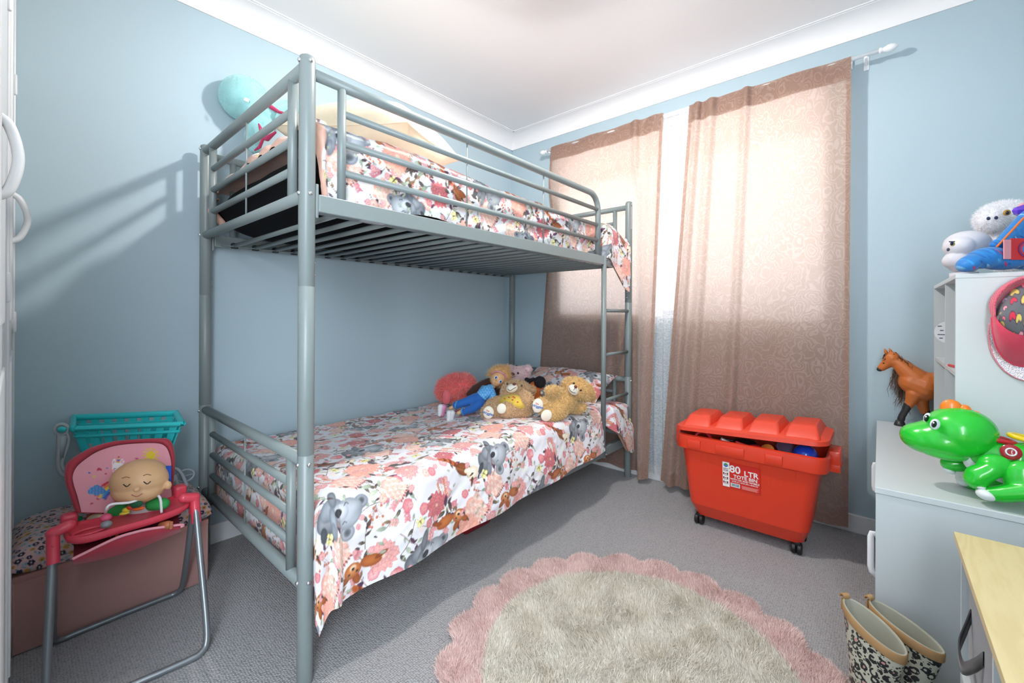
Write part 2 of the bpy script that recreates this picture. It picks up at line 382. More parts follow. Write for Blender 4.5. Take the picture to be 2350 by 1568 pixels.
    def kook(x, y, f=1, sc=1.):
        P = lambda dx, dy: (x+f*dx*sc, y+dy*sc)
        for i in range(7): p = P(-40-i*10, 32+i*8); T.ell(*p, f*40, 10*sc, 17*sc, ['b4562a', '6e3320'][i % 2], ['c8703c', '7d3c22'][i % 2])
        T.ell(*P(0, 0), f*-30, 48*sc, 26*sc, 'a9592c', '6a3a20', 2, edge='5a3020')
        for i in range(5): p = P(-22+i*11, 4-i*5); T.lens(*p, 180-f*30 if f > 0 else 30, 30*sc, 8*sc, '6b3d22', 'c47a45', '4d2a18')
        T.ell(*P(46, -26), 0, 31*sc, 27*sc, 'fbf0e0', 'ecd3b0', 2); T.ell(*P(22, -10), 0, 20*sc, 13*sc, 'fdf6ea', 'f3e0c4', 2)
        T.ell(*P(40, -36), f*20, 13*sc, 4*sc, '6a4a36', '8a6244'); T.ell(*P(44, -32), 0, 4*sc, 4*sc, '1c1a1c'); T.lens(*P(44, -46), -100 if f > 0 else -80, 44*sc, 7*sc, '3e3030', 'a86a3a', '2c2020')
    kook(170, 270, 1, .9); kook(520, 560, 1, .85)
    def possum(x, y, f=1, sc=1.):
        e = lambda dx, dy, a, rx, ry, c1, c2: T.ell(x+f*dx*sc, y+dy*sc, f*a, rx*sc, ry*sc, c1, c2, 2)
        e(-50, 10, 10, 44, 22, 'c0703a', '9a4f26'); e(-92, 18, -20, 26, 8, '9a4f26', '7d3c1c'); e(10, -28, 60, 24, 14, 'b0602f', '8a441f'); e(56, -14, -30, 24, 13, 'b0602f', '8a441f')
        e(26, 6, 0, 36, 26, 'd58a52', 'a85a2c'); e(24, 16, 0, 15, 11, 'f3d9bd', 'd9a070'); e(24, 12, 0, 6.5, 5, '3a2620', '2a1a16')
        for dx in (8, 42): e(dx, -2, 0, 5, 5, '201816', '201816'); e(dx-1, -4, 0, 1.6, 1.6, 'ffffff', 'ffffff')
    possum(455, 400, 1, .85); possum(90, 395, -1, .8)
    def bfly(x, y, a):
        for da, L in ((-40, 22), (40, 22), (-120, 15), (120, 15)): T.lens(x, y, a+da, L, L*.42, 'efe28a', 'f6efb4', '4a4020', pw=1.5)
        T.line([(x, y), (x+8*math.cos(R(a)), y+8*math.sin(R(a)))], 3, '2c2618')
    for q in ((250, 210, -60), (410, 120, -100), (610, 520, -40), (130, 190, 20), (300, 460, -70), (510, 250, -130)): bfly(*q)
    for i in range(110): leaf(rr(0, 640), rr(0, 620), rr(0, 360), rr(14, 26), [2, 3, 4, 5, 0, 3][i % 6]) if i % 3 else small(rr(0, 640), rr(0, 620), rr(8, 13))
    return T
FLORAL = floral()
def ditsy():
    """small navy, ochre and grey flowers on dusty pink (1 unit = 0.5 mm)"""
    T = Tile(360, 360, 'dcb3b0'); rr = RNG.uniform
    for i in range(150): T.lens(rr(0, 360), rr(0, 360), rr(0, 360), rr(16, 30), rr(4, 6), ['8f9fa6', '7c8c98', 'b9c0c0'][i % 3])
    for i in range(81):
        x, y = (i % 9)*40+rr(-9, 9)+(i//9 % 2)*20, (i//9)*40+rr(-9, 9); c, k = [('1f2740', 'd9b9b4'), ('1f2740', 'd9b9b4'), ('c8923c', '1f2740'), ('aab6bd', '1f2740')][int(rr(0, 4))]; r = rr(9, 14)
        for j in range(6): a = R(60*j); T.ell(x+r*.75*math.cos(a), y+r*.75*math.sin(a), 0, r*.52, r*.52, c)
        T.ell(x, y, 0, r*.36, r*.36, k); T.ell(x, y, 0, r*.16, r*.16, 'e9d9c9')
    return T
DITSY = ditsy()
# ------------------------------------------------------------------ the room: left wall x=-.07, window wall y=2.07
XL, XR, YW, YD, ZC = -.07, 2.63, 2.07, -.535, 2.43
WX0, WX1, WZ0, WZ1 = .40, 2.01, 1.02, 2.19          # window opening
def wallmat(name, h, var=.02):
    t = NT(name); co = t.coord(); nz = t.noise(co, 3, 3); c = lin(h)
    t.base(t.mix(nz, tuple(x*(1-var) for x in c), tuple(x*(1+var) for x in c))); t.p(Roughness=.6, Specular_IOR_Level=.25); t.bump(t.noise(co, 260, 3, .6), .12, .002); return t.m
M_WALL = wallmat('wall_paint', 'b0c4cd'); M_CEIL = wallmat('ceiling_paint', 'f2f1f2'); M_TRIM = mat('gloss_white_paint', 'e4e5e6', .35, var=.02)
def carpet():
    t = NT('loop_carpet'); co = t.coord(scale=(1, 1, 1)); wv = t.voro(co, 150, rand=.45); big = t.noise(co, 9, 3); fine = t.noise(co, 420, 2)
    # loops: grey heathered wool, darker between the loops
    c = t.ramp(wv, [(.0, lin('b9b7b8')), (.55, lin('9b9a9c')), (1., lin('434346'))])
    c = t.mix(t.math('MULTIPLY', fine, .35), c, lin('c2c0be')); c = t.mix(t.math('MULTIPLY', big, .12), c, lin('7c7a78'))
    t.base(c); t.p(Roughness=.95, Specular_IOR_Level=.1, Sheen_Weight=.25); t.bump(t.math('SUBTRACT', 1., wv), .8, .006); return t.m
M_CARPET = carpet()
struct('floor', g_box((XL-.1, -1.7, -.05), (XR+.1, YW+.1, 0)), M_CARPET, smooth=False)
struct('ceiling', g_box((XL-.1, -1.7, ZC), (XR+.1, YW+.1, ZC+.08)), M_CEIL, smooth=False)
struct('wall_left', g_box((XL-.1, -1.7, 0), (XL, YW+.1, ZC)), M_WALL, smooth=False)
struct('wall_right', g_box((XR, -1.7, 0), (XR+.1, YW+.1, ZC)), M_WALL, smooth=False)
struct('wall_front', join([g_box((XL, -1.7, 0), (1.27, -.6, ZC)), g_box((1.27, -1.7, 2.05), (XR, -1.6, ZC))]), M_WALL, smooth=False)
struct('wall_back', join([g_box((XL-.1, YW, 0), (WX0, YW+.12, ZC)), g_box((WX1, YW, 0), (XR+.1, YW+.12, ZC)), g_box((WX0, YW, 0), (WX1, YW+.12, WZ0)), g_box((WX0, YW, WZ1), (WX1, YW+.12, ZC))]), M_WALL, smooth=False)
# hall behind the camera, beyond the doorway
struct('wall_hall', join([g_box((1.2, -3., -.05), (XR+.3, -2.9, ZC)), g_box((XR+.1, -3., 0), (XR+.2, -1.6, ZC)), g_box((1.1, -3., 0), (1.2, -1.7, ZC)), g_box((1.1, -3., -.05), (XR+.2, -1.7, 0)), g_box((1.1, -3., ZC), (XR+.2, -1.7, ZC+.05))]), M_CEIL, smooth=False)
# plaster cove cornice: concave profile swept along each wall
def cove(p0, p1, inw):
    """p0,p1 wall line at z=0; inw: unit vector into the room"""
    w, h = .088, .085; prof = [(0, ZC-h-.012), (.008, ZC-h-.012), (.008, ZC-h)]+[(.008+w*(1-math.cos(R(a))), ZC-h+h*math.sin(R(a))*.93) for a in range(0, 91, 9)][1:]+[(.008+w, ZC-.004), (w+.02, ZC-.004), (w+.02, ZC), (0, ZC)]
    V = []; n = len(prof)
    for p in (p0, p1): V += [(p[0]+inw[0]*r, p[1]+inw[1]*r, z) for r, z in prof]
    return np.array(V), [(i, (i+1) % n, n+(i+1) % n, n+i) for i in range(n)]+[tuple(range(n))[::-1], tuple(range(n, 2*n))]
for k, (a, b, i) in enumerate((((XL, YD), (XL, YW), (1, 0)), ((XL, YW), (XR, YW), (0, -1)), ((XR, YW), (XR, -1.6), (-1, 0)))):
    struct('trim_%d' % (k+1), cove(a, b, i), M_CEIL, angle=40)
def skirting(a, b, inw):
    n = A(*inw, 0); lo = np.minimum(A(*a, 0), A(*b, 0)); hi = np.maximum(A(*a, 0), A(*b, 0))
    lo = np.minimum(lo, lo+n*.016); hi = np.maximum(hi, hi+n*.016); hi[2] = .085; return g_box(lo, hi, .004)
struct('baseboard_left', skirting((XL, YD), (XL, YW), (1, 0)), M_TRIM, smooth=False)
struct('baseboard_back', skirting((XL+.016, YW), (XR-.016, YW), (0, -1)), M_TRIM, smooth=False)
struct('baseboard_right', skirting((XR, -1.6), (XR, YW), (-1, 0)), M_TRIM, smooth=False)
# window: white aluminium slider in the opening
t = NT('window_glass'); g = t.n('BsdfGlossy'); g.inputs['Roughness'].default_value = .02; tp = t.n('BsdfTransparent'); tp.inputs[0].default_value = (.95, .97, .98, 1); mx = t.n('MixShader'); mx.inputs[0].default_value = .06
t.t.links.new(tp.outputs[0], mx.inputs[1]); t.t.links.new(g.outputs[0], mx.inputs[2]); t.t.links.new(mx.outputs[0], t.out.inputs[0]); M_GLASS = t.m
y0, y1 = YW+.03, YW+.07
win = struct('window_1', join([g_box((WX0, y0, WZ0), (WX1, y1, WZ0+.03)), g_box((WX0, y0, WZ1-.03), (WX1, y1, WZ1)), g_box((WX0, y0, WZ0), (WX0+.03, y1, WZ1)), g_box((WX1-.03, y0, WZ0), (WX1, y1, WZ1)), g_box(((WX0+WX1)/2-.02, y0, WZ0), ((WX0+WX1)/2+.02, y1, WZ1))]), M_TRIM, smooth=False)
for a, b in ((WX0+.03, (WX0+WX1)/2-.02), ((WX0+WX1)/2+.02, WX1-.03)): mesh('pane', g_box((a, y0+.016, WZ0+.03), (b, y0+.02, WZ1-.03)), M_GLASS, win, smooth=False)
struct('trim_4', join([g_box((WX0-.02, YW-.004, WZ0-.02), (WX1+.02, YW+.03, WZ0), .002)]), M_TRIM, smooth=False)
struct('roof_eave', g_box((-1., YW+.12, 2.27), (3.6, YW+.80, 2.34)), mat('cream_soffit', 'e0d2bc', .7), smooth=False)
struct('trim_7', g_box((WX0-.06, YW-.016, WZ1+.002), (WX1+.06, YW, WZ1+.062), .004), M_TRIM, smooth=False)
# built-in wardrobe doors, seen edge on at the far left
def wardrobe_door(n, x0, x1, y, hx, hz, pr, hinges):
    d = struct('door_%d' % n, join([g_box((x0, -.585, .02), (x1, y, 2.3), .003), g_box((x0+.06, y-.004, .12), (x1-.06, y+.004, .9), .003), g_box((x0+.06, y-.004, 1.0), (x1-.06, y+.004, 2.2), .003)]), M_TRIM, smooth=False)
    P = bez([(hx, y-.004, hz-.066), (hx, y+pr*.55, hz-.05), (hx, y+pr, hz), (hx, y+pr*.55, hz+.05), (hx, y-.004, hz+.066)], 8); mesh('door_handle', g_tube(P, .0075, 10), M_TRIM, d)
    for (x, z) in hinges: mesh('hinge', join([g_caps((x, y+.006, z-.03), (x, y+.006, z+.03), .005), g_box((x-.018, y-.003, z-.032), (x+.018, y+.003, z+.032))]), M_TRIM, d)
wardrobe_door(1, .62, 1.25, -.543, 1.12, 1.27, .021, ((.655, 1.08), (.655, .08), (.655, 1.75)))
wardrobe_door(2, XL+.045, .61, -.535, .42, 1.275, .03, ((XL+.06, 1.78), (XL+.06, .99), (XL+.06, 2.12)))
struct('trim_5', g_box((XL, -.6, 0), (XL+.04, -.528, 2.32), .003), M_TRIM, smooth=False)
struct('trim_6', g_box((XL, -.6, 2.3), (1.27, -.528, ZC), .003), M_TRIM, smooth=False)
# ------------------------------------------------------------------ bunk bed
BW, BL = .97, 1.995
M_BED = mat('grey_powder_coat', '7d8787', .38, 0., .03, 60, .04, 900, spec=.55); M_CHR = mat('chrome', 'd8dadc', .18, 1., .02); M_BLK = mat('black_plastic', '151517', .45)
bed = thing('bunk_bed', (BW/2, BL/2, 0), 'grey metal bunk bed with slatted upper base and side ladder', 'bunk bed')
def bp(name, g, m=M_BED, p=bed, **k): return mesh(name, g, m, p, **k)
for x in (0, BW):
    for y in (0, BL):
        pr = [(.0, 0), (.0195, .0), (.0205, .003)]
        for z in (.633, 1.0977): pr += [(.0215, z-.0025), (.0202, z-.0012), (.0202, z+.0012), (.0215, z+.0025)]
        pr += [(.0215, 1.722), (.0198, 1.731), (.013, 1.7355), (0, 1.737)]
        post = bp('post', g_lathe(pr, 28, (x, y, 0)), angle=60)
        ix = 1 if x == 0 else -1; iy = 1 if y == 0 else -1
        for z in (1.716, 1.352, .608, .285):
            for dx, dy in ((0, -iy), (-ix, 0)): bp('bolt', g_sph((x+dx*.0205, y+dy*.0205, z), (.0065, .0065, .0065), nu=10, nv=8), M_CHR, post)
        for z in (1.13, 1.165, 1.30): bp('bolt', g_sph((x, y+iy*.0215, z), .0045, nu=10, nv=8), M_CHR, post)
        bp('bracket', g_box((x-.004, y+iy*.02 if iy > 0 else y-.028, 1.29), (x+.012, y+.028 if iy > 0 else y-.02, 1.385), .002), M_BED, post)
def end(y, zs, r0=.0165, thin=True, full=True):
    zt, *zm, zb = zs
    bp('end_rail', g_tube([(.012, y, zt), (BW-.012, y, zt)], r0, 16)); bp('end_rail', g_tube([(.012, y, zb), (BW-.012, y, zb)], r0, 16))
    for x in (.1, BW-.095): bp('end_upright', g_tube([(x, y, zb), (x, y, zt)], .0135, 14))
    for z in zm: bp('end_bar', g_tube([(.1, y, z), (BW-.095, y, z)], .0115, 12))
    bp('spacer_rod', g_tube([(.49, y, zb), (.49, y, zt)], .003, 8))
UZ = (1.708, 1.612, 1.525, 1.438, 1.352); LZ = (.613, .528, .443, .358, .27)
end(0, UZ); end(0, LZ); end(BL, (1.70, 1.61, 1.352)); end(BL, LZ)
for x in (0, BW):
    s = 1 if x == 0 else -1; a, b = (x-.013, x+.015) if x == 0 else (x-.015, x+.013)
    for z0, z1 in ((1.307, 1.357), (.21, .262)):
        rail = bp('side_rail', g_box((a, .028, z0), (b, BL-.028, z1), .003), smooth=False)
        if z0 > 1: bp('rail_lip', g_box((min(x, x+s*.04), .05, z0+.004), (max(x, x+s*.04), BL-.05, z0+.008)), M_BED, rail, smooth=False)
        if x and z0 > 1:
            bp('warning_label', g_box((b, 1.70, 1.322), (b+.0006, 1.86, 1.348)), mat('grey_label', 'b9b6bd', .5), rail, smooth=False)
            bp('warning_label', g_box((b-.022, .16, z0-.0006), (b-.004, .24, z0)), mat('grey_label', 'b9b6bd', .5), rail, smooth=False)
for i in range(22):
    y = .10+i*.0835; s = bp('slat', g_tube([(.018, y, 1.317), (BW-.018, y, 1.317)], .0105, 10, flat=.8)); bp('slat_cap', g_box((.014, y-.013, 1.305), (.034, y+.013, 1.329), .004), M_BLK, s)
# guard rail, its end bent down into the side rail
gp = [(BW, .018, 1.692), (BW, .3, 1.692), (BW, 1.5, 1.692)]+[tuple(p) for p in arc((BW, 1.52, 1.605), .087, 90, 0, 8, (0, 1, 0))]+[(BW, 1.607, 1.355)]
bp('guard_rail', g_tube(gp, .0155, 16))
bp('guard_upright', g_tube([(BW, .1, 1.355), (BW, .1, 1.692)], .0125, 14))
for z in UZ[1:4]: bp('guard_bar', g_tube([(BW, .1, z), (BW, 1.607, z)], .0105, 12))
for y in (.603, 1.095): bp('spacer_rod', g_tube([(BW, y, 1.355), (BW, y, 1.69)], .003, 8))
gp = [(0, .018, 1.692), (0, 1.9, 1.692), (0, BL-.018, 1.692)]
bp('guard_rail', g_tube(gp, .0155, 16)); bp('guard_upright', g_tube([(0, .1, 1.355), (0, .1, 1.692)], .0125, 14))
for z in UZ[1:3]: bp('guard_bar', g_tube([(0, .1, z), (0, BL-.02, z)], .0105, 12))
# ladder
bp('ladder_rail', g_tube([(BW+.006, 1.668, .205), (BW+.006, 1.668, 1.348)], .0145, 14))
for z in (1.046, .791, .529): bp('rung', g_tube([(BW+.004, 1.668, z), (BW+.002, BL-.01, z)], .010, 12))
for z in (1.34, .222): bp('bolt', g_sph((BW+.016, 1.683, z), .005, nu=10, nv=8), M_CHR)
bp('warning_label', g_box((BW+.0195, BL-.012, 1.56), (BW+.0215, BL-.002, 1.70)), mat('grey_label', 'b9b6bd', .5), smooth=False)
# upper mattress in a black fitted sheet
M_BLACKSHEET = mat('black_cotton_sheet', '0f1013', .9, spec=.15, bump=.2, bscale=90)
def cushion(x0, x1, y0, y1, z0, z1, nx=40, ny=70, ex=8, sag=0.):
    """rounded slab: superellipse edge"""
    u, v = np.meshgrid(np.linspace(-1, 1, nx), np.linspace(-1, 1, ny), indexing='ij'); k = np.clip((1-np.abs(u)**ex)*(1-np.abs(v)**(ex*1.6)), 0, 1)**.5
    X = (x0+x1)/2+u*(x1-x0)/2; Y = (y0+y1)/2+v*(y1-y0)/2; zc = (z0+z1)/2; n = vnoise(X*9, Y*9, 3)*.006
    a = g_grid(np.stack([X, Y, zc+(z1-zc)*k+n*k], -1)); b = g_grid(np.stack([X, Y, zc-(zc-z0)*k-sag*k*sstep(-np.abs(Y-.5), -.5, 0)], -1)[::-1])
    V = np.concatenate([a[0], b[0]]); return V, np.concatenate([a[1], b[1]+len(a[0])])
tag(mesh('mattress', cushion(.02, .925, .030, 1.95, 1.329, 1.567), M_BLACKSHEET), 'thick mattress in a black fitted sheet on the upper bunk', 'mattress')

# ------------------------------------------------------------------ quilts
M_PRINT = attr_mat('bush_floral_cotton', .75, .12, 900)
def drape(Wx, Lx, ya, La, yb, Lb, xw, step, ztop, Rx, Ry, flare=.03, p=2.6, seed=1, thick=.022):
    """cloth laid over a slab: Wx(a) front edge of the top, Lx(a) overhang in front, La/Lb overhang at the two ends; returns points and cloth coordinates"""
    na = int((yb-ya+La+Lb)/step)+2; a = np.linspace(ya-La, yb+Lb, na)
    W = Wx(a); L = Lx(a); n1 = int((W.max()-xw)/step)+2; n2 = int(L.max()/step)+2; t = np.concatenate([np.linspace(0, 1, n1)[:-1], 1+np.linspace(0, 1, n2)])
    T, Aa = np.meshgrid(t, a); Wg = np.broadcast_to(W[:, None], T.shape); Lg = np.broadcast_to(L[:, None], T.shape)
    B = np.where(T < 1, xw+(Wg-xw)*T, Wg+Lg*(T-1))
    ox = np.maximum(B-Wg, 0); oy = np.maximum(ya-Aa, 0); oyb = np.maximum(Aa-yb, 0); sy = np.where(oyb > 0, 1, -1); oy = oy+oyb
    d = (ox**p+oy**p)**(1/p); nx = ox/(d+1e-9); ny = oy/(d+1e-9); nn = np.hypot(nx, ny)+1e-9; nx /= nn; ny /= nn
    rx = Rx(Aa); Rr = rx*nx+Ry*ny+1e-6; ph = np.minimum(d/Rr, PI/2); h = np.sin(ph)*Rr; dr = Rr*(1-np.cos(ph))+np.maximum(d-Rr*PI/2, 0)
    w = np.clip((d-.03)/.12, 0, 1); phi = np.arctan2(ny, nx+1e-9)
    fold = w*(nx*ny*2)*.018*np.sin(phi*9+1)+w*nx*.008*(np.sin(Aa*17+seed)+vnoise(Aa*7, dr*5, seed))
    h = h+flare*w*nx*np.minimum(d/.25, 1)+fold
    X = np.minimum(B, Wg)+nx*h; Y = np.clip(Aa, ya, yb)+sy*ny*h; Z0 = ztop(B, Aa)
    wr = .006*vnoise(B*7+Aa*3, Aa*6, seed)+.0035*vnoise(B*19, Aa*13+B*9, seed+1)+.0018*vnoise(B*44+Aa*22, Aa*31, seed+2)
    Z = Z0-dr+wr*(1-.6*w); X = X+wr*w*nx
    return np.stack([X, Y, Z], -1), Aa, B, T, d, nx, ny
def quilt(name, P, Aa, B, d, nx, ny, u0, v0, thick=.022, recol=None, parent=None):
    col = FLORAL.sampleat(Aa*1000+u0, -B*1000+v0)
    if recol is not None: col = recol(col)
    V, F = g_grid(P); F = F[:, ::-1]
    k = 8; Q = P[::k, ::k].copy(); n = np.cross(np.gradient(P, axis=0), np.gradient(P, axis=1)); n /= np.linalg.norm(n, axis=2)[..., None]+1e-12
    s = np.where((d > .02)[..., None], np.stack([nx, ny*np.where(Aa < 1, -1, 1), .25+0*nx], -1), [0, 0, 1.]); n = np.where(((n*s).sum(-1) < 0)[..., None], -n, n)
    e = np.ones(P.shape[:2]); e[[0, -1], :] = .15; e[:, -1] = .15
    Q = (P-n*(thick*e)[..., None])[::k, ::k]; V2, F2 = g_grid(Q)
    return mesh(name, (np.concatenate([V, V2]), np.concatenate([F, F2+len(V)])), M_PRINT, parent, col=np.concatenate([col.reshape(-1, 3), np.tile(hexa('dcae9c'), (len(V2), 1))]))
lad = lambda a: sstep(a, 1.59, 1.642)*(1-sstep(a, 1.692, 1.735))
P, Aa, B, T, d, nx, ny = drape(lambda a: .955-.035*lad(a), lambda a: .315-.055*sstep(a, .3, 1.45)-.06*lad(a)-.07*sstep(a, 1.66, 1.70)+.13*sstep(a, 1.72, 1.93), .078, .27, 1.95, .0, -.045, .0027,
    lambda b, a: .445+.057*sstep(b, .05, .85)+.006*np.sin(a*5+b*4)-.02*sstep(-b, 0, .05)-.035*sstep(a, 1.7, 1.95), lambda a: .052-.032*lad(a), .045, seed=2)
q = tag(quilt('quilt', P, Aa, B, d, nx, ny, -40, 980), 'koala and floral print quilt spread over the lower bunk', 'quilt')
# upper quilt: raised over the folded end, reverse side peach along the near edge, tail hanging behind the ladder
tail = lambda a: sstep(a, 1.62, 1.70)
P, Aa, B, T, d, nx, ny = drape(lambda a: .875+.045*tail(a), lambda a: .292-.03*sstep(a, .2, .5)+.13*sstep(a, 1.66, 1.95), .072, .075, 1.95, .0, -.05, .0038,
    lambda b, a: 1.575+.03*(1-sstep(a, .3, .9))+.03*np.exp(-((a-.5)/.22)**2-((b-.4)/.3)**2)-.03*sstep(-b, -.45, .02)-.012*sstep(a, 1.0, 1.6)-.05*sstep(a, 1.75, 1.95), lambda a: .066+.012*tail(a), .05, flare=.0, seed=5)
rg = 1+.0*Aa; P[..., 2] += np.where((Aa < .09), .010*np.sin(B*38+np.sin(B*11)*2)*(B < .9), 0)
def peach(c):
    w = sstep(-(Aa+.02*np.sin(B*31)), -.055, -.04)[..., None]; pc = hexa('dcae9c')*(1+.06*vnoise(Aa*60, B*40, 4))[..., None]; return c*(1-w)+pc*w
up = tag(quilt('quilt', P, Aa, B, d, nx, ny, 210, 60, recol=peach), 'floral quilt with peach reverse on the upper bunk', 'quilt')
u, v = np.meshgrid(np.linspace(0, 1, 24), np.linspace(0, 1, 30), indexing='ij')
G = np.stack([-.052+.012*np.sin(u*7)+.02*v+.105*u, .008+.0*u+.02*np.sin(v*5+u*3)+.02*u, 1.535-.03*u-.11*v-.015*np.sin(u*9)*v], -1); V, F = g_grid(G); V2, F2 = g_grid(G[::-1]+A(.0, .006, 0))
fl = mesh('corner_flap', (np.concatenate([V, V2]), np.concatenate([F, F2+len(V)])), mat('peach_cotton', 'dcae9c', .8, var=.1, vscale=60, bump=.3, bscale=120), up); fl['label'] = 'plain peach reverse side of the corner'
# ------------------------------------------------------------------ pillows
def g_pillow(w, h, t, n=44, seed=0, wr=.006):
    u, v = np.meshgrid(np.linspace(-1, 1, n), np.linspace(-1, 1, n), indexing='ij'); k = ((1-u**2)*(1-v**2)).clip(0)**.55
    X = u*w/2*(1-.07*(1-v**2)*u**4); Y = v*h/2*(1-.09*(1-u**2)*v**4); e = (1-((1-np.abs(u))*(1-np.abs(v))).clip(0, 1)*1.5).clip(0, 1)
    wz = wr*vnoise(u*4+seed, v*3, seed)*k+wr*1.3*np.sin(np.arctan2(v, u)*11)*k*e*(1-k)
    a = np.stack([X, Y, t/2*k+wz], -1); b = np.stack([X, Y, -t/2*k*.8+wz], -1)
    V, F = g_grid(a); V2, F2 = g_grid(b[::-1]); return np.concatenate([V, V2]), np.concatenate([F, F2+len(V)])
M_CREAM = mat('cream_cotton', 'dccfb4', .8, sheen=.2, bump=.15, bscale=200)
pm = frame((.445, .51, 1.785), (.925, .36, -.13), (-.36, .925, .03))
pil = tag(mesh('pillow', xf(g_pillow(.68, .46, .34, seed=2, wr=.010), pm), M_CREAM), 'cream pillow without a printed case on the upper bunk', 'pillow', )
V = g_pillow(.79, .47, .1)[0]; edge = [(-.39+.78*i/40, 0) for i in range(41)]
per = [(s, -1) for s in np.linspace(-1, 1, 30)]+[(1, s) for s in np.linspace(-1, 1, 22)]+[(s, 1) for s in np.linspace(1, -1, 30)]+[(-1, s) for s in np.linspace(1, -1, 22)]
pp = np.array([(u*.34*(1-.07*(1-v*v)*u**4), v*.23*(1-.09*(1-u*u)*v**4), 0) for u, v in per])
mesh('piping', xf(g_tube(pp, .0028, 8, closed=True), pm), M_CREAM, pil)
pm = frame((.585, 1.835, .560), (.995, -.05, .0), (.03, .80, .46))
g = g_pillow(.66, .34, .17, 90, 4, .005); tag(mesh('pillow', xf(g, pm), M_PRINT, col=FLORAL.sampleat(g[0][:, 0]*1000+90, -g[0][:, 1]*1000+420)), 'floral pillow matching the quilt at the head of the lower bunk', 'pillow')

# ------------------------------------------------------------------ soft toys
def eye(u, v, D, r, h='141316', p=None, name='eye'): return mesh(name, E(u, v, D, r, r, r*.6), mat('bead_'+h, h, .12, coat=.5), p)
def stroke(P, w, m, p, name='stitching'):
    """stitched line through (u,v,D) points"""
    return mesh(name, g_tube(bez([at(*q) for q in P], 6), w, 8), m, p)
M_THREAD = mat('dark_thread', '2a2020', .7)
# teal sea creature looking over the rail
M_TEAL = mat('teal_plush', '9ad2d4', .9, var=.22, vscale=18, sheen=.6, bump=.5, bscale=500); M_RASP = mat('raspberry_plush', 'b02a5a', .85, sheen=.5)
def tail_pt(u, v, D): return at(u, v, D)
oc = thing('plush_sea_creature', on(600, 330, 1, .13), 'round-headed teal plush sea creature slumped against the end rail of the top bunk', 'soft toy', )
D0 = 1.93
b = blob('body', [E(561, 228, D0, 51, 50, 50), E(585, 250, D0, 40, 38, 42), CH([(590, 262, D0, 24), (605, 285, D0, 24), (600, 300, D0, 22)]), CH([(615, 262, D0, 22), (655, 250, D0+.03, 20), (690, 246, D0+.05, 16)]), CH([(590, 285, D0-.02, 20), (580, 315, D0-.015, 17), (583, 342, D0-.01, 11)])], M_TEAL, oc, .006, 5)
fur(b, 9000, .005, .0012, fur_mat('teal_pile', '84cfd2', 'b2e6e6'), .6, .1)
for P, r in ((((622, 246, 9), (640, 257, 6), (660, 262, 4)), .03), (((594, 285, 3), (600, 300, 8), (613, 318, 10), (632, 304, 4)), .0), (((585, 345, 3), (596, 337, 6), (604, 318, 5)), -.01)):
    mesh('fin', join([g_caps(at(a[0], a[1], D0-.062+r), at(c[0], c[1], D0-.058+r), px(a[2], D0)*.6, px(c[2], D0)*.6) for a, c in zip(P[:-1], P[1:])]), M_RASP, oc)
m = frame(at(566, 229, D0-.103), RT*.9+UP*-.45, RT*.45+UP*.9); mesh('care_tag', xf(g_box((-.011, -.007, -.001), (.011, .007, .001)), m), mat('white_satin', 'f0f0f0', .5), oc, smooth=False)
# coral fluffy toy
M_CORAL = mat('coral_plush', 'f46a68', .9)
co = thing('plush_fluffball', on(1046, 915, 2, .46), 'coral pink long-haired plush toy lying against the wall on the lower bunk', 'soft toy')
D = 2.62
b = blob('body', [E(1046, 890, D, 38, 28, 34, 8), E(1064, 884, D, 24, 22, 28), E(1026, 895, D, 22, 24, 26)], M_CORAL, co, .008, 4); fur(b, 9000, .026, .0034, fur_mat('coral_hair', 'f25a5c', 'ffa8a0'), .55, .35)
b = blob('paw', [CH([(1026, 905, D-.1, 9), (1025, 920, D-.11, 8)])], mat('coral_velour', 'ea6a72', .9, sheen=.5), co, .004)
# bears
def bear(label, loc, h1, h2, body, head, flen, vox, nfur, name='teddy_bear'):
    t = thing(name, loc, label, 'teddy bear'); m = mat(h1+'_plush', h1, .95)
    b = blob('body', body, m, t, vox, 3); f = fur_mat(h1+h2, h1, h2); fur(b, nfur, flen, .0032, f, .75, .25)
    h = blob('head', head, m, t, vox, 3); fur(h, nfur//2, flen, .0032, f, .75, .25); return t, b, h
M_CALICO = mat('cream_velour', 'ece4d3', .85, sheen=.4, bump=.2, bscale=300); M_NOSE = mat('brown_nose', '6d3326', .5)
def muzzle(p, u, v, D, ru, rv, ang, nose, smile, eyes):
    mz = mesh('muzzle', E(u, v, D, ru, rv, ru*.8, ang), M_CALICO, p); 
    mesh('nose', E(*nose[:3], nose[3], nose[4], nose[3]*.7, ang), M_NOSE, mz)
    for s in smile: stroke(s, .0012, M_THREAD, mz)
    for e in eyes: eye(*e, p=p)
def pad(p, u, v, D, ru, rv, ang=0, words=False, rd=None):
    o = mesh('foot_pad', E(u, v, D, ru, rv, rd or ru*.35, ang), M_CALICO, p)
    if words:
        n = at(u, v, D); k = px(1, D); a = R(-14); x = RT*math.cos(a)+UP*math.sin(a); y = -RT*math.sin(a)+UP*math.cos(a); f = frame(n-FW*px((rd or ru*.35)*.99, D), x, y, -FW)
        q = mesh('lettering', text('Wiggles', k*8.2, f@tr((0, -.0035, 0)), bold=.0004), mat('blue_embroidery', '1f5fae', .6), o, smooth=False)
        mesh('lettering', text('The', k*5, f@tr((-.006, .009, 0)), bold=.0003), mat('red_embroidery', 'c8342f', .6), o, smooth=False)
D = 2.17
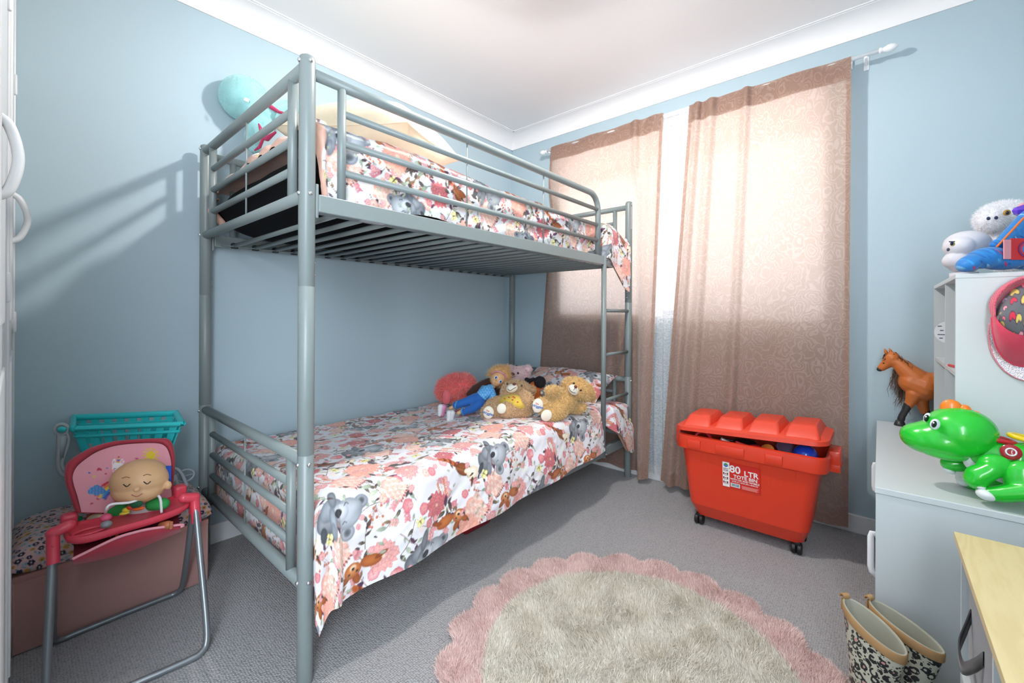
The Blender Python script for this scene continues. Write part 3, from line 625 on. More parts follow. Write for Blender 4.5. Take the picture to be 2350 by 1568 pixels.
t, b, h = bear('golden teddy bear lying back beside the ladder with blank and lettered feet', (.83, 1.33, .48), 'cfa466', 'f2d9a4',
    [E(1283, 925, D+.04, 42, 28, 34, 18), E(1268, 936, D, 30, 24, 28), CH([(1292, 905, D+.03, 12), (1272, 897, D-.02, 13), (1259, 897, D-.05, 11)]), CH([(1305, 935, D+.06, 12), (1325, 938, D+.06, 12), (1337, 935, D+.06, 11)]),
     CH([(1262, 932, D-.02, 15), (1240, 930, D-.06, 17)]), CH([(1285, 945, D-.02, 18), (1262, 953, D-.06, 17)])],
    [E(1322, 893, D+.10, 36, 27, 32, -18), E(1340, 900, D+.10, 24, 22, 26), E(1360, 914, D+.12, 10, 13, 7, -20), E(1303, 874, D+.14, 10, 10, 7), E(1318, 901, D+.05, 22, 18, 18)], .010, .014, 12000)
muzzle(h, 1316, 895, D-.005, 13.5, 11, -50, (1321, 888, D-.028, 4.2, 3.2), [[(1306, 890, D-.02), (1309, 897, D-.035), (1315, 901, D-.035), (1320, 902, D-.028)], [(1320, 890, D-.034), (1316, 896, D-.037)]], [(1317, 880, D+.018, 2.4), (1333, 896, D+.008, 2.4)])
mesh('ear_lining', E(1357, 913, D+.105, 4, 7, 2.5, -20), M_CALICO, h)
pad(b, 1234, 931, D-.095, 12.5, 16.5, -8, True); pad(b, 1254, 954, D-.095, 12.5, 14, -30)
D = 2.2
t, b, h = bear('tan teddy bear in a yellow shirt reclining next to the doll', (.70, 1.15, .48), 'c39a70', 'e8cda8',
    [E(1185, 925, D+.04, 38, 26, 30), E(1190, 940, D, 34, 22, 28), CH([(1195, 905, D+.03, 14), (1210, 918, D-.04, 16)]), CH([(1150, 918, D+.02, 11), (1130, 927, D-.0, 13)]), CH([(1140, 940, D, 17), (1123, 947, D-.05, 20)]), CH([(1185, 942, D-.02, 20), (1162, 942, D-.07, 19)])],
    [E(1184, 897, D+.08, 35, 24, 30, 4), E(1222, 896, D+.10, 9, 13, 7, 10), E(1173, 904, D+.04, 24, 16, 20)], .010, .014, 12000)
muzzle(h, 1175, 891, D-.015, 13.5, 10, 15, (1180, 882, D-.03, 4, 3), [[(1165, 893, D-.04), (1171, 897, D-.048), (1177, 893, D-.048), (1184, 889, D-.04)]], [(1164, 881, D-.002, 2.2), (1197, 885, D+.0, 2.2)])
b2 = blob('shirt', [E(1182, 923, D+.0, 38, 19, 33, -4), E(1193, 936, D-.01, 22, 14, 22)], mat('yellow_jersey', 'dcbc4a', .85, bump=.3, bscale=300, sheen=.2), t, .005, 3)
for i, (u, v) in enumerate(((1158, 915), (1168, 912), (1178, 911), (1176, 918), (1188, 923), (1181, 913))): mesh('shirt_print', E(u, v, D-.085+.01*(i % 2), 2.2, 1.4, 1.2), mat('red_embroidery', 'c8342f', .6), b2)
pad(b, 1121, 947, D-.098, 12.5, 15, -5, True); pad(b, 1151, 938, D-.115, 11, 12, -15)
mesh('care_tag', xf(g_box((-.012, -.005, -.001), (.012, .005, .001)), frame(at(1198, 952, D-.05), RT*.95+UP*.3, UP*.95-RT*.3)), mat('white_satin', 'f0f0f0', .5), t, smooth=False)
D = 2.68
t, b, h = bear('pale pink teddy bear sitting behind the blonde doll', on(1190, 895, 2, .48), 'e0bfc0', 'f0dcdc', [E(1192, 893, D+.03, 26, 24, 22)],
    [E(1192, 862, D, 25, 21, 22, -8), E(1212, 847, D+.01, 11.5, 10.5, 6, -30), E(1172, 845, D+.02, 9, 9, 5), E(1180, 864, D-.035, 12, 9, 10)], .010, .011, 7000)
mesh('nose', E(1176.5, 858.5, D-.068, 5.2, 3.4, 3.5, -15), M_NOSE, h); stroke([(1172, 864, D-.076), (1177, 866, D-.078), (1183, 863, D-.074)], .0012, M_THREAD, h)
eye(1189, 856.5, D-.066, 2.4, p=h); eye(1168, 856, D-.052, 2.2, p=h); mesh('ear_lining', E(1211, 848, D-.012, 7, 6, 3, -30), mat('pink_velour', 'e9c6c8', .9), h)
# orange toy with a black head, and the small grey and mauve ones tucked between the bears
D = 2.50; t = thing('plush_animal', on(1232, 920, 2, .48), 'orange and black plush animal wedged between the two tan bears', 'soft toy')
b = blob('body', [E(1229, 897, D, 17, 26, 16, 5), E(1222, 908, D, 14, 14, 14)], mat('orange_plush', 'd86a1e', .9, sheen=.5), t, .005); fur(b, 3000, .006, .0015, fur_mat('orange_pile', 'cc5f18', 'ee8a3c'))
h = blob('head', [E(1239, 877, D-.03, 13.5, 13.5, 13), E(1211, 874, D-.01, 6, 9, 4, 40), CH([(1226, 871, D-.01, 4), (1216, 874, D-.01, 5)])], mat('black_plush', '17161a', .9), t, .004); fur(h, 2500, .004, .0012, fur_mat('black_pile', '121114', '2c2a2e'))
D = 2.44; t = thing('plush_toy', on(1249, 918, 2, .48), 'little grey plush toy under the golden bear\'s raised paw', 'soft toy'); b = blob('body', [E(1250, 908, D, 8, 9, 8), CH([(1244, 902, D, 5), (1243, 897, D-.01, 4)])], mat('grey_plush', '8d8789', .9), t, .003); mesh('snout', E(1243, 902, D-.03, 3, 3.5, 3), M_CALICO, b)
D = 2.26; t = thing('plush_toy', on(1213, 950, 2, .48), 'small mauve plush toy between the feet of the tan bears', 'soft toy'); b = blob('body', [E(1213, 938, D+.03, 12, 10, 12), E(1210, 948, D+.01, 9, 8, 9)], mat('mauve_plush', 'b48d95', .9, sheen=.5), t, .004); fur(b, 1500, .005, .0012, fur_mat('mauve_pile', 'a67f88', 'c9a5ab'))
D = 2.52; t = thing('plush_monkey', on(1100, 905, 2, .47), 'dark brown long-armed plush toy half hidden behind the doll', 'soft toy')
b = blob('body', [CH([(1078, 905, D, 8), (1092, 893, D, 10), (1110, 884, D, 12), (1122, 876, D, 9)]), E(1147, 902, D-.02, 14, 13, 14), CH([(1110, 884, D, 10), (1140, 895, D, 12)]), CH([(1147, 905, D-.03, 9), (1150, 915, D-.05, 8)])], mat('dark_brown_plush', '45281d', .9, sheen=.3), t, .005); fur(b, 3000, .005, .0014, fur_mat('brown_pile', '3a2018', '60402e'))
# blonde doll
M_SKIN = mat('doll_vinyl', 'd9a878', .42, var=.03, spec=.4); M_DENIM = mat('blue_trousers', '1d5fae', .8, bump=.2, bscale=600, sheen=.2)
D = 2.26; dl = thing('doll', on(1085, 935, 2, .48), 'blonde doll in blue checked top and blue trousers lying on the lower bunk', 'doll')
b = blob('body', [CH([(1128, 890, D+.05, 6), (1120, 897, D+.03, 10), (1110, 905, D+.02, 12), (1100, 915, D+.01, 12)]), CH([(1050, 928, D-.0, 4.5), (1034, 937, D-.01, 4.2)]), CH([(1066, 941, D-.06, 5), (1052, 948, D-.07, 4.5)]), CH([(1130, 905, D, 5), (1128, 918, D-.02, 4.5), (1118, 925, D-.03, 4)])], M_SKIN, dl, .003, 3)
tt, ss = np.meshgrid(np.arange(2), np.arange(2)); 
top = blob('top', [CH([(1124, 892, D+.045, 10), (1117, 899, D+.03, 14.5), (1107, 908, D+.02, 15)]), CH([(1128, 898, D+.02, 8), (1132, 908, D+.0, 7.5), (1127, 918, D-.02, 6.5)]), CH([(1110, 890, D+.05, 6), (1104, 897, D+.06, 6)])], mat('tmp_top', '5aa4dc', .8), dl, .003, 4)
nt = NT('blue_gingham'); ck = nt.n('TexChecker'); nt.set(ck.inputs['Vector'], nt.coord()); nt.set(ck.inputs['Scale'], 90.); nt.set(ck.inputs[1], lin('4f9bd8')); nt.set(ck.inputs[2], lin('79b7e6')); nt.base(ck.outputs[0]); nt.p(Roughness=.8); top.data.materials[0] = nt.m
tro = blob('trousers', [CH([(1104, 912, D+.02, 15), (1097, 917, D+.01, 15)]), CH([(1092, 914, D+.01, 12), (1072, 922, D+.0, 10.5), (1047, 930, D-.01, 9)]), CH([(1100, 926, D-.01, 12), (1085, 938, D-.03, 10), (1064, 945, D-.06, 8.5)])], M_DENIM, dl, .003, 4)
for P in (((1049, 921, D-.02), (1045, 930, D-.045), (1046, 939, D-.02)), ((1062, 936, D-.07), (1059, 944, D-.095), (1063, 953, D-.07))): mesh('cuff', g_tube(bez([at(*q) for q in P], 6), px(2.2, D), 8), mat('pale_denim', '4d8fc6', .8), tro)
for (u, v, DD), k in (((1016, 941, D), 'd886ae'), ((1036, 955, D-.06), 'd9d6da')):
    s = blob('doll_shoe', [CH([(u-1, v+10, DD, 5.5), (u+1, v-6, DD, 8)])], mat('doll_shoe_'+k, k, .6), dl, .003); mesh('sole', CH([(u-7, v+11, DD-.01, 4.5), (u-5, v-7, DD-.01, 6.5)]), mat('white_sole', 'dedde0', .6), s)
Dh = D+.07; ang = -32
hd = blob('head', [E(1143, 869, Dh, 17, 20, 17, ang), E(1139, 876, Dh-.02, 11, 11, 10, ang), CH([(1133, 885, Dh-.01, 5.5), (1128, 891, Dh-.015, 6)]), E(1154, 886, Dh+.0, 2.5, 4, 3), E(1139.5, 873.5, Dh-.045, 1.6, 2, 1.6)], M_SKIN, dl, .0025, 2)
hr = blob('hair', [E(1150, 864, Dh+.025, 21, 22, 17, ang), E(1158, 875, Dh+.02, 11, 16, 11), E(1140, 850, Dh+.02, 14, 8, 11, 25), CH([(1156, 850, Dh+.03, 9), (1162, 846, Dh+.04, 6)]), CH([(1130, 855, Dh+.03, 7), (1122, 860, Dh+.04, 4)])], mat('blonde_hair', 'd3a368', .55, bump=.6, bscale=160), dl, .003, 2)
fur(hr, 3500, .018, .0012, fur_mat('blonde_strands', 'c8935a', 'e8c690'), .35, .1)
mesh('headband', g_tube(bez([at(1128, 858, Dh-.01), at(1141, 852, Dh-.035), at(1155, 858, Dh-.03), at(1163, 872, Dh)], 6), px(1.7, Dh), 8), mat('pink_band', 'd98fa0', .5), hr)
for u, v in ((1138, 866.5), (1148.5, 876)):
    w = mesh('eye', E(u, v, Dh-.066, 3.1, 4.4, 1.5, ang), mat('doll_white', 'f1f1f4', .25), hd); mesh('iris', E(u+.2, v+.2, Dh-.0685, 2.3, 3.4, 1.2, ang), mat('doll_iris', '1f62b8', .2), w); mesh('pupil', E(u+.3, v, Dh-.0705, 1, 1.7, .7, ang), mat('bead_141316', '141316', .12), w)
stroke([(1134.5, 877.5, Dh-.062), (1137, 879.5, Dh-.0635), (1139.5, 880.5, Dh-.061)], .0011, mat('doll_lips', 'c06a62', .4), hd, 'mouth')
# red corner of something pushed under the bed
tag(mesh('storage_tub', g_box((.50, .82, .0), (.74, 1.00, .05), .022, 4), mat('dark_red_plastic', '8e1f2a', .4)), 'dark red tub just visible under the lower bunk', 'box')
# ------------------------------------------------------------------ curtains
def damask():
    t = NT('brocade_curtain'); co = t.coord('UV'); 
    ns = t.n('TexNoise'); t.set(ns.inputs['Vector'], co); t.set(ns.inputs['Scale'], 16.); t.set(ns.inputs['Detail'], 2.)
    ad = t.n('VectorMath', operation='MULTIPLY_ADD'); t.set(ad.inputs[0], ns.outputs[1]); t.set(ad.inputs[1], (.07, .07, 0)); t.set(ad.inputs[2], co)
    v = t.voro(ad.outputs[0], 15., 'F1', .95); r = t.math('SINE', t.math('MULTIPLY', v, 30.)); w = t.voro(ad.outputs[0], 40., 'SMOOTH_F1', 1.)
    mask = t.math('GREATER_THAN', t.math('ADD', r, t.math('MULTIPLY', w, -1.6)), -.25); weave = t.noise(co, 500, 2)
    c = t.mix(mask, lin('a18274'), lin('b5988c')); c = t.mix(t.math('MULTIPLY', weave, .3), c, lin('8e7264'))
    t.base(c); t.p(Sheen_Weight=.3, Specular_IOR_Level=.4); t.set(t.b.inputs['Roughness'], t.math('SUBTRACT', .62, t.math('MULTIPLY', mask, .2)))
    b = t.n('Bump'); t.set(b.inputs['Height'], t.math('ADD', mask, t.math('MULTIPLY', weave, .3))); b.inputs['Strength'].default_value = .35; b.inputs['Distance'].default_value = .004; t.t.links.new(b.outputs[0], t.b.inputs['Normal'])
    tl = t.n('BsdfTranslucent'); t.set(tl.inputs['Color'], t.mix(mask, lin('f2e0d4'), lin('f5e6dc'))); t.t.links.new(b.outputs[0], tl.inputs['Normal'])
    mx = t.n('MixShader'); mx.inputs[0].default_value = .42; t.t.links.new(t.b.outputs[0], mx.inputs[1]); t.t.links.new(tl.outputs[0], mx.inputs[2]); t.t.links.new(mx.outputs[0], t.out.inputs[0]); return t.m
M_DAM = damask()
def setuv(o, uv):
    me = o.data; l = me.uv_layers.new(name='UVMap'); i = np.empty(len(me.loops), np.int32); me.loops.foreach_get('vertex_index', i); l.data.foreach_set('uv', uv[i].astype(np.float32).ravel())
def curtain(label, xt, xb, zt, zb, yf, seed, ns=150, nz=120, pleats=()):
    """xt,xb: functions of s (0..1) giving x at the header and at the hem; yf(s,k): distance from the rod plane towards the room (k = 0 top, 1 bottom)"""
    s, k = np.meshgrid(np.linspace(0, 1, ns), np.linspace(0, 1, nz), indexing='ij')
    def pt(s, k, off=0.):
        X = xt(s)*(1-k)+xb(s)*k; y = yf(s, k); Z = zt-(zt-zb)*k+.006*np.sin(s*31+seed)*(k > .97)
        for c, w, amp in pleats: X = X+amp*.35*np.exp(-((s-c-.4*w)/w)**2)*(.6+.4*k); y = y+amp*np.exp(-((s-c)/w)**2)*(.7+.6*k)
        Y = 1.992-y-off; w_ = sstep(-X, -1.07, -1.0)*sstep(-Z, -2.0, -1.74); Y = Y*(1-w_)+(2.033-.12*(y-.02)-off*.6)*w_      # squeezed behind the bed's end
        return np.stack([X, Y, Z], -1)
    P = pt(s, k); V, F = g_grid(P); V2 = (P+A(0, .0025, 0)).reshape(-1, 3)
    o = mesh('curtain', (V, F), M_DAM); L = 1.9; setuv(o, np.stack([(s*L*.55+seed*.37).ravel(), ((1-k)*(zt-zb)).ravel()], 1))
    tag(o, label, 'curtain')
    kk = np.linspace(0, .046, 5); S, K = np.meshgrid(np.linspace(0, 1, ns), kk, indexing='ij'); H = pt(S, K, .004); H2 = pt(S, K, -.006)
    V, F = g_grid(H); V2, F2 = g_grid(H2[::-1]); h = mesh('rod_pocket', (np.concatenate([V, V2]), np.concatenate([F, F2+len(V)])), M_DAM, o); setuv(h, np.concatenate([np.stack([(S*L*.55+seed*.37).ravel(), (K*2.1).ravel()], 1)]*2))
    # side and bottom hems, doubled cloth
    for s0, s1, k0, k1 in ((0, .028, .046, 1), (.972, 1, .046, 1), (0, 1, .968, 1)):
        S, K = np.meshgrid(np.linspace(s0, s1, 6 if s1 < 1.01 and s1-s0 < .1 else ns), np.linspace(k0, k1, 90 if k0 < .5 else 5), indexing='ij'); H = pt(S, K, -.003); V, F = g_grid(H)
        h = mesh('hem', (V, F), M_DAM, o); setuv(h, np.stack([(S*L*.55+.3).ravel(), (K*2.1).ravel()], 1))
    return o
curtain('mauve-brown brocade curtain behind the bunk, narrower lower hem flaring left', lambda s: .378+.815*s, lambda s: .20+.98*s-.06*sstep(s, .8, 1), 2.222, .035,
    lambda s, k: (.012+.006*np.sin(s*19)+k*(.02+.012*np.sin(s*13+1)+.006*np.sin(s*37))), 1, 190, 120, ((.79, .022, .03), (.93, .045, .026)))
curtain('mauve-brown brocade curtain hanging behind the red storage tub', lambda s: 1.346+.722*s, lambda s: 1.20+.865*s, 2.216, .045,
    lambda s, k: (.012+.005*np.sin(s*17+2)+k*(.022+.010*np.sin(s*11)+.007*np.sin(s*26+1))*(1-.4*s)), 2, 200, 120, ((.06, .02, .035), (.16, .03, .04), (.40, .022, .03)))
# lace sheer behind
t = NT('white_lace'); co = t.coord('UV'); v = t.voro(co, 60, 'DISTANCE_TO_EDGE', .9); n = t.voro(co, 16., 'F1', .8); m = t.math('GREATER_THAN', t.math('SINE', t.math('MULTIPLY', n, 40.)), .1)
op = t.math('ADD', t.math('MULTIPLY', m, .18), t.math('MULTIPLY', t.math('LESS_THAN', v, .12), .15)); op = t.math('ADD', op, .52)
tl = t.n('BsdfTranslucent'); tl.inputs[0].default_value = (.9, .92, .95, 1); df = t.n('BsdfDiffuse'); df.inputs[0].default_value = (.86, .88, .9, 1); m1 = t.n('MixShader'); m1.inputs[0].default_value = .6; t.t.links.new(df.outputs[0], m1.inputs[1]); t.t.links.new(tl.outputs[0], m1.inputs[2])
tp = t.n('BsdfTransparent'); m2 = t.n('MixShader'); t.set(m2.inputs[0], op); t.t.links.new(tp.outputs[0], m2.inputs[1]); t.t.links.new(m1.outputs[0], m2.inputs[2]); t.t.links.new(m2.outputs[0], t.out.inputs[0]); M_LACE = t.m
s, k = np.meshgrid(np.linspace(0, 1, 420), np.linspace(0, 1, 30), indexing='ij')
wq = sstep(-(.40+1.6*s), -1.07, -1.0)*sstep(k, .1, .22); P = np.stack([.40+1.6*s+.004*np.sin(s*160), (2.018+.036*wq)+(.007+.004*k)*(1-.7*wq)*np.sin(s*190+np.sin(s*23)*2), 2.205-2.15*k], -1)
o = tag(mesh('sheer_curtain', g_grid(P), M_LACE), 'white lace sheer curtain showing in the gap between the brocade curtains', 'curtain'); setuv(o, np.stack([s.ravel()*1.9, k.ravel()*2.1], 1))
# rod
M_ROD = mat('white_rod', 'eceef2', .35)
rod = thing('curtain_rod', (1.25, 1.99, 2.205), 'white curtain rod with turned end knobs below the cornice', 'curtain rod')
mesh('pole', g_tube([(.335, 1.99, 2.207), (2.165, 1.99, 2.207)], .0095, 14), M_ROD, rod)
for x, s in ((.335, -1), (2.165, 1)): mesh('finial', g_lathe([(0, -.002), (.011, 0), (.013, .006), (.009, .012), (.010, .016), (.0155, .030), (.0165, .04), (.013, .052), (.006, .062), (0, .065)], 20, (x, 1.99, 2.207), (s, 0, 0)), M_ROD, rod)
for x in (.352, 2.12): mesh('rod_bracket', join([g_box((x-.006, 1.985, 2.192), (x+.006, YW, 2.20), .002), g_box((x-.01, YW-.004, 2.17), (x+.01, YW, 2.235), .002)]), M_ROD, rod)
mesh('net_wire', g_tube([(.40, 2.018, 2.203), (2.0, 2.018, 2.203)], .003, 8), M_ROD, rod)
for x in (.40, 2.0): mesh('wire_hook', g_tube([(x, 2.018, 2.203), (x, YW, 2.203)], .002, 8), M_ROD, rod)
# ------------------------------------------------------------------ red storage tub
def rr(x0, x1, y0, y1, r, n=6):
    o = []
    for cx, cy, a in ((x1-r, y1-r, 0), (x0+r, y1-r, 90), (x0+r, y0+r, 180), (x1-r, y0+r, 270)):
        for k in range(n+1): t = R(a+90*k/n); o.append((cx+r*math.cos(t), cy+r*math.sin(t)))
    return o
def loft(secs, cap0=True, cap1=True):
    n = len(secs[0]); V = [p for s in secs for p in s]; F = []
    for i in range(len(secs)-1):
        for j in range(n): k = (j+1) % n; F.append((i*n+j, i*n+k, (i+1)*n+k, (i+1)*n+j))
    if cap0: F.append(tuple(range(n))[::-1])
    if cap1: F.append(tuple(range((len(secs)-1)*n, len(secs)*n)))
    return np.array(V, float), F
def sec(x0, x1, y0, y1, r, z, tilt=0.): return [(x, y, z+tilt*(x-1.72)) for x, y in rr(x0, x1, y0, y1, r)]
M_RED = mat('red_polypropylene', 'df3d22', .3, var=.03, vscale=8, coat=.15, spec=.5); M_RED2 = mat('red_lid_plastic', 'e2452c', .42, var=.04, vscale=8)
tub = thing('storage_tub', (1.72, 1.735, 0), 'big red wheeled plastic tub with its lid ajar before the right-hand curtain', 'storage box')
secs = [sec(1.496, 1.922, 1.662, 1.83, .03, .047), sec(1.490, 1.928, 1.654, 1.838, .035, .051), sec(1.468, 1.949, 1.624, 1.860, .04, .108), sec(1.4655, 1.9515, 1.6215, 1.8615, .04, .112), sec(1.434, 1.99, 1.596, 1.872, .045, .392)]
inn = [sec(1.438, 1.986, 1.600, 1.868, .042, .392), sec(1.475, 1.94, 1.63, 1.85, .04, .14), sec(1.49, 1.93, 1.65, 1.84, .035, .085)]
mesh('body', loft(secs+inn), M_RED, tub, angle=22)
rim = [sec(1.436, 1.988, 1.598, 1.870, .042, .386), sec(1.414, 2.016, 1.575, 1.89, .05, .384), sec(1.412, 2.019, 1.574, 1.892, .05, .39), sec(1.416, 2.022, 1.578, 1.89, .05, .445), sec(1.424, 2.014, 1.586, 1.882, .046, .45), sec(1.430, 2.006, 1.592, 1.876, .044, .445), sec(1.440, 1.984, 1.602, 1.866, .04, .386)]
rm = mesh('rim', loft(rim, False, False), M_RED, tub, angle=35)
for x0, x1 in ((1.475, 1.535), (1.60, 1.72), (1.80, 1.865)): mesh('rim_notch', loft([[(p[0], p[1], z) for p in rr(x0-e, x1+e, 1.5695+e, 1.59, .004)] for z, e in ((.392, .001), (.394, 0), (.428, 0), (.430, .001))]), M_RED, rm, angle=35)
for i, x in enumerate((1.50, 1.585, 1.70, 1.80, 1.885)):          # shallow vertical flutes in the front wall
    w0, w1 = .022, .03; P = [[(x-w0, 1.6235, .15), (x-w0*.7, 1.6205, .15), (x+w0*.7, 1.6205, .15), (x+w0, 1.6235, .15)], [(x-w1, 1.5985, .375), (x-w1*.7, 1.5955, .375), (x+w1*.7, 1.5955, .375), (x+w1, 1.5985, .375)]]
    mesh('flute', loft(P), M_RED, tub, angle=30)
for x0, x1 in ((2.012, 2.052), (1.384, 1.424)):
    mesh('side_handle', join([g_box((x0, 1.68, .40), (x1, 1.80, .462), .006), g_box((x0, 1.68, .375), (x1, 1.692, .41), .004), g_box((x0, 1.788, .375), (x1, 1.80, .41), .004)]), M_RED, tub, angle=35)
for x in (1.505, 1.905):
    for y in (1.668, 1.815):
        c = mesh('caster', join([g_lathe([(0, 0), (.021, .0), (.024, .003), (.024, .014), (.021, .017), (0, .017)], 24, (x-.019, y, .024), (1, 0, 0)), g_lathe([(0, 0), (.021, .0), (.024, .003), (.024, .014), (.021, .017), (0, .017)], 24, (x+.002, y, .024), (1, 0, 0)), g_box((x-.014, y-.012, .03), (x+.014, y+.012, .055), .004)]), M_BLK, tub, angle=40)
zl = .483; tl = .055
lid = [sec(1.418, 2.016, 1.572, 1.888, .06, zl, tl), sec(1.412, 2.022, 1.566, 1.894, .06, zl+.001, tl), sec(1.414, 2.020, 1.568, 1.892, .06, zl+.018, tl), sec(1.425, 2.008, 1.58, 1.88, .055, zl+.022, tl), sec(1.44, 1.995, 1.595, 1.868, .05, zl+.030, tl)]
ld = mesh('lid', loft(lid), M_RED2, tub, angle=30)
for i in range(4):
    x = 1.512+i*.139; h = [[(p[0], p[1], z+tl*(p[0]-1.72)) for p in rr(x-a, x+a, 1.585+b, 1.872-b, .012)] for a, b, z in ((.064, .0, zl+.022), (.0625, .003, zl+.027), (.048, .052, zl+.064), (.045, .06, zl+.068))]
    mesh('lid_ridge', loft(h), M_RED2, ld, angle=30)
# the printed label on the front
M_LRED = mat('label_red', 'd62a22', .35, var=.01); M_WHT = mat('label_white', 'eef0ee', .4, var=.01); M_BRN = mat('label_brown', '7c2a26', .5); M_BC = mat('label_teal', '2f6f78', .5); M_GRN = mat('logo_green', '3f9a46', .5); M_BLU = mat('logo_blue', '1d54b8', .5)
yl = 1.596+(.392-.294)*(.024/.252); LB = frame((1.7005, yl-.0042, .294), (1, 0, 0), (0, -.0948, .9955)); fx = lambda x, y, z=0.: LB@tr((x, y, z))
lb = mesh('label', xf(g_box((-.0745, -.057, -.001), (.0775, .057, .0004)), LB), M_LRED, tub, smooth=False)
st = mesh('label_strip', xf(g_box((-.0745, -.057, 0), (-.0455, .058, .0008)), LB), M_WHT, lb, smooth=False)
L = lambda s, z, x, y, b=.0, sx=1., m=M_WHT, p=lb: mesh('lettering', text(s, z, fx(x, y, .0006), bold=b, sx=sx), m, p, smooth=False)
L('80', .046, -.0225, .0295, .0011, 1.); L('LTR', .033, .0425, .021, .0008, 1.02); L('TOTE BIN', .0215, .019, -.0015, .0005, 1.02); L('WITH LID AND WHEELS', .0108, .016, -.0155, .0003, 1.0); L('66CM (L) x 45CM (W) x 48CM (H)', .0072, .016, -.0255, .0002, 1.0)
L('GREAT', .0075, -.060, .027, .0002, 1., M_BRN, st); L('FOR:', .0105, -.060, .018, .0003, 1., M_BRN, st)
mesh('logo', join([g_prism([(-.009, 0), (0, -.006), (.009, 0), (0, .006)], .0006, fx(-.06, .0475, .0008))]), M_GRN, st, smooth=False)
mesh('logo', join([g_prism([(-.009, 0), (0, -.006), (0, -.0125), (-.009, -.0065)], .0006, fx(-.06, .0465, .0008)), g_prism([(0, -.006), (.009, 0), (.009, -.0065), (0, -.0125)], .0006, fx(-.06, .0465, .0008))]), M_BLU, st, smooth=False)
for y in (.004, -.016, -.036):
    mesh('pictogram', join([xf(g_box((-.0725+j*.0078, y-.005+(j % 2)*.002, .0006), (-.0668+j*.0078, y+.004-(j % 2)*.003, .0012)), LB) for j in range(3)]+[xf(g_box((-.071, y-.0085, .0006), (-.05, y-.007, .0012)), LB)]), M_BRN, st, smooth=False)
bc = mesh('barcode', xf(g_box((-.041, -.052, .0003), (-.003, -.034, .0008)), LB), M_WHT, lb, smooth=False); rn = random.Random(3); bars = []; x = -.038
while x < -.006: w = rn.choice((.0006, .0012, .0018)); bars.append(xf(g_box((x, -.049, .0008), (x+w, -.036, .0011)), LB)); x += w+rn.choice((.0007, .0012))
mesh('bars', join(bars), M_BC, bc, smooth=False)
mesh('fine_print', join([xf(g_box((.004+(i % 2)*.001, -.039-i*.0033, .0003), (.072-(i*7 % 5)*.002, -.0376-i*.0033, .0007)), LB) for i in range(5)]), mat('label_pale', 'e9a79c', .5), lb, smooth=False)
# toys showing in the gap
def inside(name, label, cat, g, m): return tag(mesh(name, g, m), label, cat)
inside('ball', 'blue plastic ball at the open corner of the red tub', 'ball', g_sph((1.935, 1.655, .430), .046), mat('blue_plastic', '1546c8', .2, coat=.4))
inside('toy_dish', 'orange toy disc peeping out of the red tub', 'toy', g_lathe([(0, 0), (.03, 0), (.033, .004), (.03, .009), (0, .009)], 20, (1.80, 1.63, .425), (-.3, -.8, .5)), mat('orange_plastic', 'e88a3e', .35))
inside('toy_block', 'white toy block peeping out of the red tub', 'toy', xf(g_box((-.02, -.015, -.012), (.02, .015, .012), .003), tr((1.63, 1.62, .435))@rotz(.4)@roty(.4)), mat('white_toy', 'e9e6e6', .4))
inside('toy_saucepan', 'dark toy pan lying in the middle of the red tub', 'toy', join([g_lathe([(0, 0), (.045, 0), (.05, .02), (.047, .02), (.04, .005), (0, .005)], 24, (1.70, 1.68, .418)), g_caps((1.655, 1.675, .432), (1.60, 1.665, .437), .005)]), mat('dark_toy', '2b2024', .4))
inside('toy_ring', 'red toy ring at the left end of the open tub', 'toy', g_tube([(1.53+.034*math.cos(a), 1.63+.012*math.sin(a), .430+.028*math.sin(a)) for a in np.linspace(0, 2*PI, 25)[:-1]], .008, 10, closed=True), mat('red_toy', 'c8222c', .35))
inside('toy_bowl', 'purple-grey toy bowl beside the blue ball in the red tub', 'toy', g_lathe([(0, 0), (.03, .0), (.05, .03), (.048, .031), (.028, .004), (0, .004)], 24, (1.865, 1.69, .41), (.3, -.3, 1)), mat('mauve_toy', '8a6f8e', .35))
inside('toy_scoop', 'red toy scoop lying against the rim of the red tub', 'toy', join([g_sph((1.755, 1.625, .432), (.03, .016, .014)), g_caps((1.73, 1.625, .434), (1.68, 1.615, .446), .005)]), mat('red_toy', 'c8222c', .35))

# ------------------------------------------------------------------ scalloped rug
RC = A(1.645, .640, 0); rad = lambda th: .528+.05*np.abs(np.sin(11*th+.3))**.75
def pilemat(name, a, b, c):
    t = NT(name); g = t.n('NewGeometry'); n = t.noise(t.coord(), 14, 4, .6); k = t.mix(g.outputs['Random Per Island'], lin(a), lin(b)); t.base(t.mix(t.ramp(n, [(.45, (0, 0, 0)), (.75, (.55,)*3)]), k, lin(c))); t.p(Roughness=.9, Sheen_Weight=.3, Specular_IOR_Level=.1); return t.m
M_PP = pilemat('pink_pile', 'efcdc6', 'f8e2dc', 'dcaea6'); M_CP = pilemat('cream_pile', 'e8e0d0', 'f6f1e6', 'c9bb9f')
rug = thing('rug', RC, 'round shaggy cream rug with a scalloped pink border on the carpet', 'rug')
th = np.linspace(0, 2*PI, 353); f = np.linspace(0, 1, 14); TH, Fq = np.meshgrid(th, f, indexing='ij'); rb = .44
def disc(r0, r1, z0):
    rr_ = r0(TH)*(1-Fq)+r1(TH)*Fq; return np.stack([RC[0]+rr_*np.cos(TH), RC[1]+rr_*np.sin(TH), z0(rr_, TH)], -1)
zz = lambda r, t: .013*np.clip((rad(t)-r)/.012, 0, 1)**.5
c0 = mesh('field', g_grid(disc(lambda t: 0*t+.001, lambda t: rb+0*t, zz)), M_CP, rug); c1 = mesh('border', g_grid(disc(lambda t: rb+0*t, rad, zz)), M_PP, rug)
